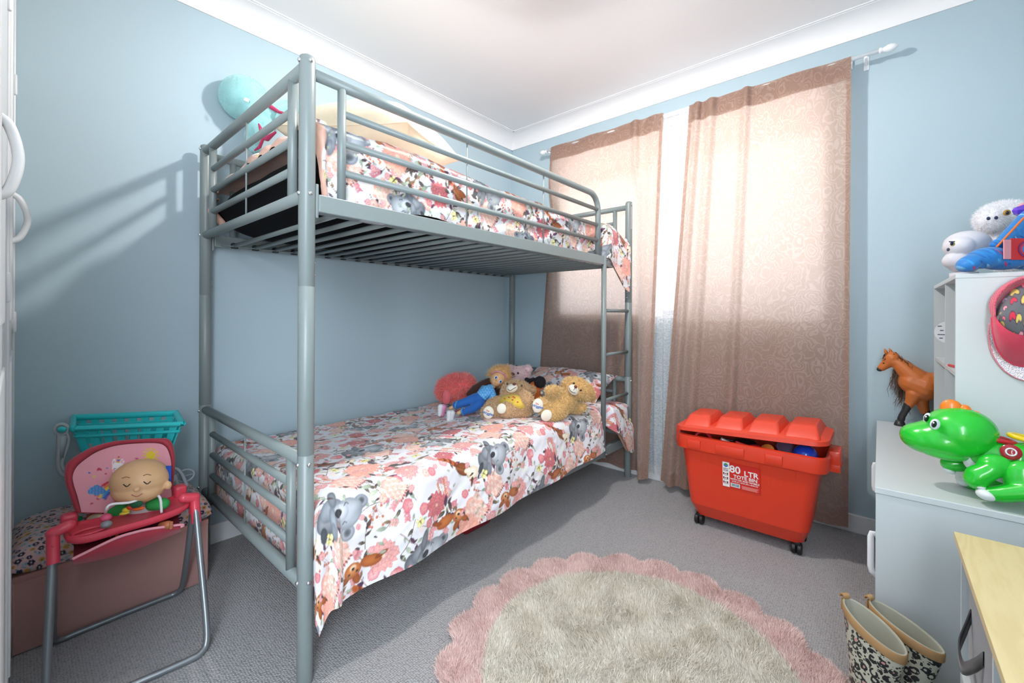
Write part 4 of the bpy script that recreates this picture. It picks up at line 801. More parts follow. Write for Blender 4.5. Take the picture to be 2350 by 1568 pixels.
def pile(o, n, m, ln, w):
    P, N = sample(o, n); N = np.tile(A(0, 0, 1.), (n, 1)); lean = np.stack([vnoise(P[:, 0]*16, P[:, 1]*16, 8), vnoise(P[:, 0]*16, P[:, 1]*16, 9), 0*P[:, 0]], 1)*.7
    d = N+lean+RNG.normal(0, .42, (n, 3)); d[:, 2] = np.maximum(d[:, 2], .25); d /= np.linalg.norm(d, axis=1)[:, None]; s = np.cross(d, RNG.normal(size=(n, 3))); s /= np.linalg.norm(s, axis=1)[:, None]
    Ln = (ln*(.6+.7*RNG.random(n)))[:, None]; V = np.stack([P-s*w/2, P+s*w/2, P+d*Ln], 1).reshape(-1, 3); q = mesh('pile', (V+wloc(o), np.arange(3*n, dtype=np.int32).reshape(-1, 3)), m, o, smooth=False); q['kind'] = 'stuff'
pile(c0, 75000, M_CP, .021, .0032); pile(c1, 70000, M_PP, .018, .0028)

# ------------------------------------------------------------------ storage ottoman
M_SUEDE = mat('dusty_pink_suede', 'bd8f88', .9, var=.08, vscale=9, sheen=.5, bump=.1, bscale=400)
ot = thing('storage_ottoman', (.09, -.285, 0), 'dusty pink fabric storage ottoman with a floral padded lid against the wall', 'ottoman')
mesh('box', g_box((-.062, -.531, .002), (.232, -.045, .235), .006), M_SUEDE, ot, angle=40)
for y in (-.529, -.047): mesh('corner_piping', g_tube([(.2315, y, .004), (.2315, y, .23)], .0028, 8), M_SUEDE, ot)
for P in ([(.2315, -.529, .006), (.2315, -.047, .006)], ): mesh('corner_piping', g_tube(P, .0028, 8), M_SUEDE, ot)
nx, ny = 130, 210; u, v = np.meshgrid(np.sin(np.linspace(-PI/2, PI/2, nx)), np.sin(np.linspace(-PI/2, PI/2, ny)), indexing='ij')
k = np.clip((1-np.abs(u)**7)*(1-np.abs(v)**9), 0, 1)**.5; X = .091+u*.158; Y = -.285+v*.252; wv = vnoise(X*22, Y*22, 6)*.003*k
a = np.stack([X, Y, .262+.073*k+wv], -1); b = np.stack([X, Y, .262-.034*k], -1)[::-1]
V, F = g_grid(a); V2, F2 = g_grid(b); cs = np.concatenate([DITSY.sampleat(a[..., 1]*2000, -(a[..., 0]-a[..., 2])*1800).reshape(-1, 3), DITSY.sampleat(b[..., 1]*2000, -(b[..., 0]-b[..., 2])*1800).reshape(-1, 3)])
mesh('lid', (np.concatenate([V, V2]), np.concatenate([F, F2+len(V)])), attr_mat('ditsy_cotton', .75, .15, 500), ot, col=cs)
mesh('lid_skirt', g_box((-.0625, -.5315, .215), (.2345, -.0425, .236), .004), mat('pink_binding', 'c28f88', .8), ot, angle=40)

# ------------------------------------------------------------------ toy high chair
M_HOT = mat('watermelon_plastic', 'e0475a', .32, var=.02, coat=.2); M_TUBE = mat('silver_grey_tube', '8b9095', .32, .55, .03); M_CLOTH = mat('crimson_nylon', 'b32f42', .65, var=.12, vscale=14, sheen=.3, bump=.35, bscale=60); M_PCL = mat('pink_nylon', 'e08f9d', .7, var=.05, vscale=20, sheen=.3, bump=.2, bscale=80)
hc = thing('doll_high_chair', (.45, -.30, 0), 'toy high chair of grey tube with pink tray and padded back, standing before the ottoman', 'toy high chair')
cL, cR = A(.455, -.457, .405), A(.462, -.138, .402)
mesh('front_frame', g_tube(bez([cL+A(.0, 0, .0), (.515, -.465, .235), (.575, -.473, .055), (.590, -.472, .022), (.604, -.455, .010), (.615, -.43, .0095), (.635, -.31, .0095), (.648, -.20, .0095), (.648, -.165, .012), (.636, -.147, .03), (.610, -.142, .09), (.53, -.14, .26), cR], 10), .0092, 14), M_TUBE, hc)
mesh('rear_frame', g_tube(bez([cL-A(.012, 0, .0), (.35, -.452, .20), (.285, -.45, .06), (.268, -.446, .024), (.258, -.43, .011), (.254, -.40, .0095), (.250, -.28, .0095), (.250, -.18, .0095), (.252, -.150, .011), (.262, -.134, .024), (.28, -.13, .06), (.36, -.134, .20), cR-A(.012, 0, .0)], 10), .0092, 14), M_TUBE, hc)
for c, s in ((cL, -1), (cR, 1)):
    mesh('joint', join([g_tube(bez([c+A(.022, 0, -.065), c+A(.006, 0, -.02), c+A(0, 0, .012)], 5), [.0135]*10+[.016], 16), g_caps(c+A(-.022, 0, -.04), c+A(-.004, 0, .0), .0125), g_caps(c+A(0, 0, .012), c+A(-.0, -s*.03, .020), .015), g_sph(c+A(.017, 0, -.018), (.004, .004, .004))]), M_HOT, hc, angle=50)
tp = [(149, 1205), (144, 1222), (150, 1236), (170, 1239), (200, 1234), (263, 1216), (310, 1203), (351, 1191), (400, 1174), (425, 1163), (438, 1153), (442, 1142), (434, 1133), (420, 1132), (394, 1142), (342, 1160), (290, 1175), (240, 1188), (180, 1200)]
tz = .398; O = np.array([on(u_, v_, 2, tz)[:2] for u_, v_ in tp]); ctr = O.mean(0)
def ring(f, z): q = ctr+(O-ctr)*f; q = bez([(*p, 0) for p in np.vstack([q, q[:1]])], 5)[:-1, :2]; return [(p[0], p[1], z) for p in q]
mesh('tray', loft([ring(.93, tz-.018), ring(.98, tz-.012), ring(1., tz-.002), ring(.985, tz+.004), ring(.95, tz+.004), ring(.92, tz-.002), ring(.85, tz-.003)]), M_HOT, hc, angle=50)
for u_, v_ in ((158, 1196), (412, 1128)): mesh('tray_clip', g_box(on(u_, v_, 2, tz+.01)-A(.02, .018, .02), on(u_, v_, 2, tz+.01)+A(.021, .018, .022), .008), M_HOT, hc, angle=50)
q = on(205, 1222, 2, tz); mesh('cup_recess', g_tube([(q[0]+.021*math.cos(a), q[1]+.034*math.sin(a), tz+.003) for a in np.linspace(0, 2*PI, 29)[:-1]], .003, 8, closed=True), M_HOT, hc)
W_ = mat('white_gloss_plastic', 'f0eef0', .3)
bw = [on(242, 1190, 2, tz+.002), at(244, 1170, 1.235), at(256, 1158, 1.24), at(300, 1153, 1.27), at(335, 1140, 1.30), at(358, 1136, 1.32), at(368, 1146, 1.33), on(371, 1177, 2, tz+.002)]
bd = mesh('bead_bar', g_tube(bez(bw, 8), .0036, 10), W_, hc)
for k_, (u_, v_, h) in enumerate(((243, 1188, 'e25a80'), (244, 1204, '8d9096'))): mesh('bead', E(u_, v_, dep(on(244, 1200, 2, tz+.012))-.01*k_, 11, 8.5, 10), mat('bead_pink' if k_ == 0 else 'bead_grey', h, .35), bd)
# padded back: printed pink panel in a crimson surround
ol = [(173, 1178), (160, 1140), (150, 1110), (148, 1085), (155, 1062), (182, 1042), (215, 1025), (262, 1013), (320, 1008), (370, 1006), (390, 1010), (399, 1030), (402, 1062), (398, 1110), (392, 1150), (330, 1165), (250, 1178)]
il = [(187, 1176), (178, 1140), (170, 1115), (167, 1093), (176, 1072), (198, 1053), (226, 1036), (268, 1023), (320, 1018), (362, 1018), (380, 1026), (389, 1044), (393, 1068), (392, 1110), (388, 1150), (330, 1165), (252, 1176)]
sx = lambda v_: .275+(v_-1006)/172*.085
def pxr(P, off=0.): return np.array([on(u_, v_, 0, sx(v_)+off) for u_, v_ in P])
cl = lambda P: bez([(*p, 0) for p in P+P[:1]], 8)[:-1, :2]
OL, IL = cl(ol), cl(il); cen = A(280, 1095)
mesh('back_shell', loft([list(pxr(OL, -.016)), list(pxr(OL*1.0, .0)), list(pxr(OL*.6+IL*.4, .016)), list(pxr(IL, .004)), list(pxr(IL, -.01))]), M_CLOTH, hc)
T = Tile(810, 570, 'eda2ae'); Q = lambda u_, v_: ((u_-140)*3, (v_-1000)*3)
for i, c in enumerate(('d23b4c', 'e8884a', 'efd24c', '3fa0d8', '5a63c0')):
    rr0 = 165-i*17; c0_ = Q(270, 1158); T.line([(c0_[0]+rr0*math.cos(a), c0_[1]-rr0*math.sin(a)) for a in np.linspace(1.55, 2.75, 20)], 15, c)
for dx, dy, r_ in ((-28, 0, 24), (0, -12, 27), (28, 0, 24), (0, 10, 26), (-44, 8, 18), (44, 6, 18)): p = Q(222, 1126); T.ell(p[0]+dx, p[1]+dy, 0, r_, r_, '4a86c8')
for i in range(-2, 3): p = Q(222, 1126); T.line([(p[0]+i*22, p[1]-30), (p[0]+i*22, p[1]+30)], 3, '7fb0e0'); T.line([(p[0]-55, p[1]+i*13), (p[0]+55, p[1]+i*13)], 2, '7fb0e0')
for u_, v_, r_, c in ((228, 1076, 17, 'c23a52'), (246, 1074, 8, '3f8ec8'), (205, 1085, 9, '3a6fbe'), (216, 1093, 11, 'e6d25a'), (243, 1087, 8, 'c23a52'), (314, 1052, 10, 'c84a60'), (364, 1062, 7, '3f8ec8'), (224, 1145, 9, 'b83248'), (210, 1155, 11, 'b83248')): T.heart(*Q(u_, v_), r_, c, None, 180)
p = Q(346, 1046); T.ell(*p, 0, 33, 33, 'e8c93e'); [T.lens(p[0]+38*math.cos(R(a)), p[1]+38*math.sin(R(a)), a, 22, 7, 'e8c93e') for a in range(0, 360, 30)]
p = Q(271, 1075); T.ell(p[0], p[1]+110, 5, 42, 70, 'f3ecee'); T.ell(p[0]-4, p[1]+45, 0, 30, 40, 'f3ecee'); T.ell(*p, 0, 42, 44, 'f6f0f2')
for s_ in (-1, 1): T.ell(p[0]+s_*30, p[1]-42, s_*-15, 11, 24, 'f6f0f2'); T.ell(p[0]+s_*30, p[1]-42, s_*-15, 5, 15, 'e8a8b4'); T.line([(p[0]+s_*22-8, p[1]), (p[0]+s_*22, p[1]+4), (p[0]+s_*22+8, p[1])], 3, '3a2c34'); T.ell(p[0]+s_*30, p[1]+12, 0, 9, 7, 'efaab4')
T.ell(p[0], p[1]+14, 0, 17, 13, 'ffffff'); T.ell(p[0], p[1]+10, 0, 5, 4, '3a2c34'); T.line([(p[0]-34, p[1]+48), (p[0], p[1]+56), (p[0]+34, p[1]+48)], 3, '4a3a44')
for i, c in enumerate(('e8a23a', '3f6fd0', 'e8d23a', 'c8304a')): T.ell(p[0]+2+i*1.2, p[1]-44-i*11, 0, 13-i*3, 6, c)
f_ = np.linspace(0.02, 1, 80); UV = cen+(IL[:, None, :]-cen)*f_[None, :, None]; UV = np.concatenate([UV, UV[:1]]); Pp = np.array([[on(a_[0], a_[1], 0, sx(a_[1])+.008+.012*math.sin(PI*min(1, ff)*.8)*(1-ff)) for a_, ff in zip(row, f_)] for row in UV])
mesh('back_pad', g_grid(Pp), attr_mat('printed_nylon', .7, .15, 120), hc, col=T.sampleat((UV[..., 0]-140)*3, (UV[..., 1]-1000)*3).reshape(-1, 3))
# seat pouch hanging under the tray
def strip(a, b, n=24, bulge=0., xa=.0, xb=.0):
    a = bez([(*p, 0) for p in a], n)[:, :2]; b = bez([(*p, 0) for p in b], n)[:, :2]; f2 = np.linspace(0, 1, 12)
    return np.array([[on(*(p*(1-t)+q_*t), 0, xa*(1-t)+xb*t+bulge*math.sin(PI*t)) for t in f2] for p, q_ in zip(a, b)])
P1 = strip([(166, 1284), (190, 1272), (263, 1237), (310, 1222), (360, 1212), (414, 1210)], [(170, 1297), (195, 1293), (263, 1277), (320, 1258), (373, 1238), (416, 1220)], 12, .012, .515, .48)
V, F = g_grid(P1); V2, F2 = g_grid(P1[::-1]-A(.012, 0, 0)); mesh('seat_pouch', (np.concatenate([V, V2]), np.concatenate([F, F2+len(V)])), M_CLOTH, hc)
V, F = g_grid(strip([(170, 1240), (240, 1225), (330, 1200), (408, 1175)], [(168, 1286), (240, 1256), (330, 1224), (414, 1213)], 12, 0, .40, .495)); V2, F2 = g_grid(strip([(170, 1240), (240, 1225), (330, 1200), (408, 1175)], [(168, 1286), (240, 1256), (330, 1224), (414, 1213)], 12, 0, .392, .488)[::-1]); mesh('seat_base', (np.concatenate([V, V2]), np.concatenate([F, F2+len(V)])), mat('maroon_nylon', '7a2230', .7), hc)
mesh('pouch_trim', g_tube([on(u_, v_, 0, .517) for u_, v_ in cl([(166, 1284), (190, 1272), (263, 1237), (310, 1222), (360, 1212), (414, 1210)])[:41]], .004, 8), mat('pink_trim', 'e79aa8', .6), hc)
# baby doll and the other toys propped in the seat
M_BABY = mat('baby_vinyl', 'dfb083', .45, var=.02); Dd = 1.335
by = thing('baby_doll', on(320, 1160, 0, .42), 'round-headed baby doll in a white and green top sitting in the toy high chair', 'doll')
hd = blob('head', [E(322, 1100, Dd, 57, 44, 50, -4), E(318, 1122, Dd-.01, 52, 30, 44, -4), E(386, 1114, Dd+.01, 7, 10, 7), E(313, 1124, Dd-.088, 7, 6, 6)], M_BABY, by, .003, 4)
for u_, v_ in ((291, 1114), (338, 1108)): stroke([(u_-8, v_-2, Dd-.083), (u_, v_+3, Dd-.0875), (u_+8, v_-3, Dd-.083)], .0014, M_THREAD, hd, 'eyelash')
for u_, v_ in ((289, 1096), (338, 1090)): stroke([(u_-9, v_+2, Dd-.078), (u_, v_-1, Dd-.081), (u_+9, v_+1, Dd-.076)], .0009, mat('brown_brow', '6a4028', .6), hd, 'eyebrow')
stroke([(302, 1136, Dd-.077), (314, 1140, Dd-.079), (327, 1133, Dd-.077)], .0013, mat('doll_lips', 'c06a62', .4), hd, 'mouth')
b = blob('body', [E(325, 1165, Dd+.03, 34, 26, 26), CH([(285, 1170, Dd, 13), (252, 1182, Dd-.01, 12)]), CH([(352, 1160, Dd+.02, 13), (375, 1160, Dd+.02, 11)])], mat('white_jersey', 'e6e3e4', .85, sheen=.3), by, .004, 3)
for P in (((284, 1166, Dd, 14.5), (262, 1177, Dd-.01, 13)), ((352, 1157, Dd+.01, 14.5), (374, 1157, Dd+.01, 13))): mesh('sleeve', CH(P), mat('green_jersey', '2f9a4a', .85), by)
for u_, v_, a_, b_, h in ((312, 1158, 16, 8, '1f5a3a'), (290, 1171, 9, 6, 'e2cf3c'), (300, 1164, 8, 6, 'd8402c'), (318, 1168, 14, 4, 'e0632a'), (286, 1178, 11, 4, 'e8d850')): mesh('shirt_print', E(u_, v_, Dd-.052, a_, b_, 6, 10), mat('print_'+h, h, .8), b)
t = thing('plush_apple', on(226, 1195, 0, .44), 'plush half apple toy beside the baby doll', 'soft toy'); D = 1.32
mesh('skin', E(226, 1192, D+.012, 30, 19, 14, 8), mat('apple_red', 'c8402e', .85), t); mesh('flesh', E(222, 1194, D-.008, 24, 15, 8, 8), mat('apple_cream', 'ead9b4', .85), t); mesh('leaf', E(181, 1191, D, 9, 6, 4, 20), mat('leaf_green', '2f8f62', .85), t)
t = thing('plush_tiger', on(275, 1245, 0, .45), 'orange and black striped plush legs sticking out under the pink tray', 'soft toy'); D = 1.285
mesh('leg', CH([(215, 1252, D-.02, 13), (240, 1243, D-.01, 13)]), mat('pale_pink_plush', 'dba79c', .9), t)
for i in range(6): mesh('leg_band', CH([(244+i*8, 1240-i*3, D, 11), (250+i*8, 1238-i*3, D, 11)]), mat('orange_plush', 'd86a1e', .9) if i % 2 == 0 else M_BLACKSHEET, t)
t = thing('rag_doll', on(385, 1205, 0, .44), 'little tan bare doll foot peeping over the right end of the seat pouch', 'doll'); mesh('foot', CH([(372, 1206, 1.325, 8), (386, 1205, 1.315, 9)]), mat('tan_vinyl', 'b9704a', .5), t); mesh('toes', join([E(393, 1200+j*4, 1.31, 3.6, 3, 4) for j in range(4)]), mat('tan_vinyl', 'b9704a', .5), t)
tag(mesh('cloth_tag', xf(g_box((-.008, -.026, -.002), (.008, .026, .002), .001), frame(at(387, 1088, 1.36), RT, UP)), mat('blue_ribbon', '1d4fb0', .5)), 'blue ribbon tag beside the baby doll\'s head', 'tag')

# ------------------------------------------------------------------ toy shopping trolley behind the chair
M_AQ = mat('aqua_plastic', '2cc3c6', .35, var=.03, coat=.1); M_GRY = mat('light_grey_plastic', 'a8adb0', .4)
tr_ = thing('toy_trolley', (.08, -.24, .335), 'aqua toy shopping trolley with grey handle standing on the ottoman', 'toy')
zr = .628; c4 = [A(*on(u_, v_, 2, zr)) for u_, v_ in ((166, 985), (418, 973))]; c4 = [c4[0], c4[1], A(c4[1][0]-.150, c4[1][1]+.012, zr+.012), A(c4[0][0]-.150, c4[0][1]+.012, zr+.012)]
ct = sum(c4)/4; lowr = [A(*(ct+(p-ct)*A(.62, .70, 1)))-A(0, 0, .17) for p in c4]
mid = lambda a, b, t: a*(1-t)+b*t
g = [g_tube(bez([mid(c4[i], c4[(i+1) % 4], t) for i in range(4) for t in (.04, .5, .96)]+[mid(c4[0], c4[1], .04)], 6)[:-1], .0115, 10, closed=True, flat=.8)]
for h in (.16, .62, 1.): rr4 = [mid(a_, b_, h) for a_, b_ in zip(c4, lowr)]; g.append(g_tube(bez([mid(rr4[i], rr4[(i+1) % 4], t) for i in range(4) for t in (.06, .5, .94)]+[mid(rr4[0], rr4[1], .06)], 6)[:-1], .0055, 8, closed=True))
for i in range(4):
    n_ = 8 if i % 2 == 0 else 4
    for j in range(n_):
        t0 = (j+.12)/n_; t1 = (j+.70)/n_; a_, b_, c_, d_ = mid(c4[i], c4[(i+1) % 4], t0), mid(c4[i], c4[(i+1) % 4], t1), mid(lowr[i], lowr[(i+1) % 4], t1), mid(lowr[i], lowr[(i+1) % 4], t0)
        nrm = np.cross(b_-a_, d_-a_); nrm /= np.linalg.norm(nrm); g.append(loft([[a_, b_, c_, d_], [p+nrm*.004 for p in (a_, b_, c_, d_)]]))
g.append(g_box(np.min(lowr, 0)-A(0, 0, .003), np.max(lowr, 0)+A(0, 0, .003)))
mesh('basket', join(g), M_AQ, tr_, angle=40)
x0, y0_ = c4[0][0]-.01, c4[0][1]-.02; pt = lambda u_, v_: on(u_, v_, 0, x0)
mesh('handle', join([g_tube([pt(141+15*math.cos(a), 986+12*math.sin(a)) for a in np.linspace(0, 2*PI, 21)[:-1]], .0055, 8, closed=True), g_tube(bez([pt(136, 997), pt(135, 1030), pt(133, 1065), pt(138, 1084), pt(150, 1092)], 6), .0065, 8), g_tube(bez([pt(153, 993), pt(158, 1010), pt(150, 1040), pt(142, 1062), pt(146, 1080)], 6), .005, 8), loft([[pt(136, 1000), pt(154, 1000), pt(146, 1050), pt(137, 1050)], [p+A(.006, 0, 0) for p in (pt(136, 1000), pt(154, 1000), pt(146, 1050), pt(137, 1050))]])]), M_GRY, tr_)
mesh('handle_pivot', E(142, 986, dep(pt(142, 986))-.01, 9, 6.5, 6), M_AQ, tr_)
fr = [g_tube(bez([mid(lowr[0], lowr[3], .5)+A(.02, 0, .1), (ct[0], lowr[0][1]-.02, .45), (ct[0]+.02, lowr[0][1]+.01, .352)], 8), .007, 8), g_tube(bez([mid(lowr[1], lowr[2], .5)+A(.02, 0, .1), (ct[0], lowr[1][1]+.03, .45), (ct[0]+.05, lowr[1][1]+.055, .358)], 8), .007, 8), g_tube([(ct[0]+.02, lowr[0][1]+.01, .352), (ct[0]+.05, lowr[1][1]+.055, .358)], .006, 8)]
mesh('frame', join(fr), M_GRY, tr_)
q = on(408, 1098, 0, .12); mesh('side_cover', join([g_tube(bez([on(u_, v_, 0, .13) for u_, v_ in ((400, 1075), (408, 1078), (418, 1090), (426, 1108), (430, 1116))], 6), .006, 8), g_tube(bez([on(u_, v_, 0, .15) for u_, v_ in ((398, 1092), (404, 1112), (416, 1116), (428, 1118))], 6), .010, 8)]), mat('pale_plastic', 'c9cdd4', .35), tr_)
for u_, v_, xx in ((426, 1092, .04), (190, 1120, .14)):
    c = on(u_, v_, 0, xx); mesh('wheel', join([g_tube([c+A(0, .022*math.cos(a)*1.3, .024*math.sin(a)) for a in np.linspace(0, 2*PI, 25)[:-1]], .0035, 8, closed=True)]+[g_tube([c, c+A(0, .0286*math.cos(a), .024*math.sin(a))], .002, 6) for a in (0, 2.1, 4.2)]), mat('pale_plastic', 'c9cdd4', .35), tr_)
# ------------------------------------------------------------------ white cabinet, bookcase, cube organiser on the right
M_MEL = mat('white_melamine', 'cdd3d4', .42, var=.015, vscale=5, bump=.05, bscale=700)
cx0, cx1, cy0, cy1, ch = 2.165, 2.60, 1.033, 2.02, .55
cab = thing('cabinet', ((cx0+cx1)/2, (cy0+cy1)/2, 0), 'low white cabinet against the right-hand wall with toys on its top', 'cabinet')
mesh('body', join([g_box((cx0, cy0, 0), (cx1, cy0+.016, ch-.018)), g_box((cx0, cy1-.016, 0), (cx1, cy1, ch-.018)), g_box((cx1-.01, cy0+.016, 0), (cx1, cy1-.016, ch-.018)), g_box((cx0+.03, cy0+.016, .05), (cx1-.01, cy1-.016, .066)), g_box((cx0+.03, cy0+.016, 0), (cx0+.045, cy1-.016, .05))]), M_MEL, cab, smooth=False)
mesh('top', g_box((cx0-.002, cy0-.003, ch-.017), (cx1, cy1+.002, ch), .0015), M_MEL, cab, smooth=False)
for a, b, hy, hz, hh in ((cy0+.018, 1.36, 1.10, .332, .060), (1.364, 1.69, 1.442, .455, .048), (1.694, cy1-.018, None, 0, 0)):
    d = mesh('door', g_box((cx0+.001, a, .055), (cx0+.017, b, ch-.02), .001), M_MEL, cab, smooth=False)
    if hy is None: continue
    pj = .011 if hy < 1.2 else .006; hd = [(cx0+.004, hy, hz-hh), (cx0-pj*.7, hy, hz-hh*.85), (cx0-pj, hy, hz-hh*.6), (cx0-pj, hy, hz+hh*.8), (cx0-pj*.8, hy, hz+hh), (cx0+.004, hy, hz+hh)]
    mesh('handle', g_tube(hd, .0045, 10, flat=1.8), mat('white_handle', 'eff0f2', .35), d)
bx0, by0, by1, bt = 2.339, 1.262, 1.915, 1.146
bk = thing('bookcase', (2.46, 1.588, ch), 'small white cube bookcase standing on the low cabinet', 'bookcase'); w = .013
mesh('side_panel', g_box((bx0, by0, ch), (2.595, by0+w, bt-w)), M_MEL, bk, smooth=False); mesh('side_panel', g_box((bx0, by1-w, ch), (2.595, by1, bt-w)), M_MEL, bk, smooth=False)
mesh('top_panel', g_box((bx0-.001, by0-.001, bt-w), (2.595, by1+.001, bt), .0012), M_MEL, bk, smooth=False)
mesh('back_panel', g_box((2.585, by0+w, ch), (2.594, by1-w, bt-w)), M_MEL, bk, smooth=False)
mesh('divider', g_box((bx0+.002, 1.544, ch), (2.585, 1.544+w, bt-w)), M_MEL, bk, smooth=False)
for a, b in ((by0+w, 1.544), (1.544+w, by1-w)): mesh('shelf', g_box((bx0+.002, a, .846), (2.585, b, .858)), M_MEL, bk, smooth=False); mesh('shelf', g_box((bx0+.002, a, ch), (2.585, b, ch+w)), M_MEL, bk, smooth=False)
c = on(2180, 763, 1, by1-w-.0006); s = mesh('sticker', g_lathe([(0, 0), (.045, 0), (.045, .0006), (0, .0006)], 32, c, (0, -1, 0)), mat('sticker_white', 'f0f1f4', .4), bk, smooth=False)
for i, (dx, dz, ww) in enumerate(((-.035, .022, .012), (-.028, .005, .01), (-.035, -.012, .026), (-.03, -.026, .01), (-.012, .026, .016), (-.01, -.002, .018))): mesh('mark', xf(g_box((dx, -.0012, dz), (dx+ww, -.0007, dz+.004)), tr(c)), mat('ink_grey', '6d6f86', .5), s, smooth=False)
q = A(2.352, 1.36, .8585); tag(mesh('cardboard_tag', g_prism([(-.002, .0), (.05, .0), (.05, .10), (.026, .085)], .003, frame(q, (1, 0, 0), (0, .05, 1))), mat('kraft_card', 'c9b27c', .8)), 'tan card tag standing on the shelf inside the bookcase', 'tag')
tag(mesh('pen', g_caps((2.345, 1.475, .8625), (2.385, 1.30, .8625), .0045), mat('red_pen', 'd0202c', .3)), 'red pen lying on the bookcase shelf', 'pen')
# cube organiser in the foreground
ox, oy1, oh = 2.303, .826, .55
t = NT('ash_veneer'); co = t.coord(scale=(9, 1.1, 9)); n = t.noise(co, 5, 4, .6); wv = t.math('SINE', t.math('MULTIPLY', t.math('ADD', t.noise(co, 1.6, 2), t.math('MULTIPLY', n, .25)), 60.)); t.base(t.mix(t.math('MULTIPLY_ADD', wv, .18, .4), lin('dccb9c'), lin('cbb581'))); t.p(Roughness=.45, Specular_IOR_Level=.4); M_ASH = t.m
og = thing('cube_organiser', (2.46, .3, 0), 'cube storage unit with pale wood top and grey fabric bins in the near right corner', 'storage unit')
mesh('top', g_box((ox-.006, -.25, oh-.016), (2.625, oy1, oh), .0012), M_ASH, og, smooth=False)
for y in (oy1-.02, oy1-.36, oy1-.70, oy1-1.04): mesh('upright', g_box((ox+.003, y-.011, 0), (2.62, y, oh-.016)), M_MEL, og, smooth=False)
for z in (0.02, .27): mesh('shelf', g_box((ox+.002, -.226, z-.012), (2.62, oy1-.03, z)), M_MEL, og, smooth=False)
mesh('back_panel', g_box((2.612, -.226, .02), (2.62, oy1-.03, oh-.016)), M_MEL, og, smooth=False)
M_FELT = mat('grey_fabric_bin', '77777b', .95, var=.14, vscale=120, bump=.2, bscale=500, sheen=.3)
for i, (ya, yb) in enumerate(((oy1-.355, oy1-.036), (oy1-.695, oy1-.376))):
    bn = thing('fabric_bin', (2.45, (ya+yb)/2, .02), ('grey fabric bin with a drooping strap in the cube nearest the boots', 'grey fabric bin in the cube half hidden under the wooden top')[i], 'storage bin')
    mesh('bin_body', join([g_box((ox+.012, ya, .272), (2.60, yb, .50), .006)]), M_FELT, bn, angle=40)
    ym = (ya+yb)/2+.06; P = bez([(ox+.010, ym+.055, .415), (ox+.002, ym+.04, .395), (ox-.010, ym+.02, .36), (ox-.010, ym-.03, .352), (ox+.0, ym-.07, .385), (ox+.010, ym-.09, .415)], 8)
    n = np.array([0, 0, 1.]); V = np.concatenate([P+A(0, 0, .013), P-A(0, 0, .013), P+A(.003, 0, .013), P-A(-.003, 0, .013)]); m_ = len(P); F = []
    for j in range(m_-1): F += [(j, j+1, m_+j+1, m_+j), (2*m_+j, 3*m_+j, 3*m_+j+1, 2*m_+j+1), (j, 2*m_+j, 2*m_+j+1, j+1), (m_+j, m_+j+1, 3*m_+j+1, 3*m_+j)]
    mesh('strap', (V, F), mat('dark_grey_strap', '28282b', .6, sheen=.3), bn)
# ------------------------------------------------------------------ leopard gumboots
t = NT('leopard_rubber'); co = t.coord('Object'); ns = t.n('TexNoise'); t.set(ns.inputs['Vector'], co); t.set(ns.inputs['Scale'], 60.); ad = t.n('VectorMath', operation='MULTIPLY_ADD'); t.set(ad.inputs[0], ns.outputs[1]); t.set(ad.inputs[1], (.012,)*3); t.set(ad.inputs[2], co)
vn = t.n('TexVoronoi'); t.set(vn.inputs['Vector'], ad.outputs[0]); t.set(vn.inputs['Scale'], 50.); vn.inputs['Randomness'].default_value = .7; d = vn.outputs[0]; sp = t.n('SeparateColor'); t.set(sp.inputs[0], vn.outputs[1]); gap = t.noise(co, 95, 1)
ring_ = t.math('MULTIPLY', t.math('GREATER_THAN', d, t.math('MULTIPLY_ADD', sp.outputs[0], .10, .17)), t.math('LESS_THAN', d, t.math('MULTIPLY_ADD', sp.outputs[0], .12, .43))); ring_ = t.math('MULTIPLY', ring_, t.math('GREATER_THAN', gap, .38))
v2 = t.voro(co, 105, 'F1', 1.); dots = t.math('MULTIPLY', t.math('LESS_THAN', v2, .3), t.math('GREATER_THAN', d, .52)); ink = t.math('MAXIMUM', ring_, dots)
core = t.math('MULTIPLY', t.math('LESS_THAN', d, .2), t.math('GREATER_THAN', sp.outputs[1], .72)); c = t.mix(core, lin('c9c9b8'), lin('d98f8f')); t.base(t.mix(ink, c, lin('20262a'))); t.p(Roughness=.35, Coat_Weight=.15); M_LEO = t.m
M_TAN = mat('tan_rubber', 'b08a5e', .5, var=.1, vscale=30); M_LIN = mat('boot_lining', 'a8a595', .9, var=.1, vscale=20)
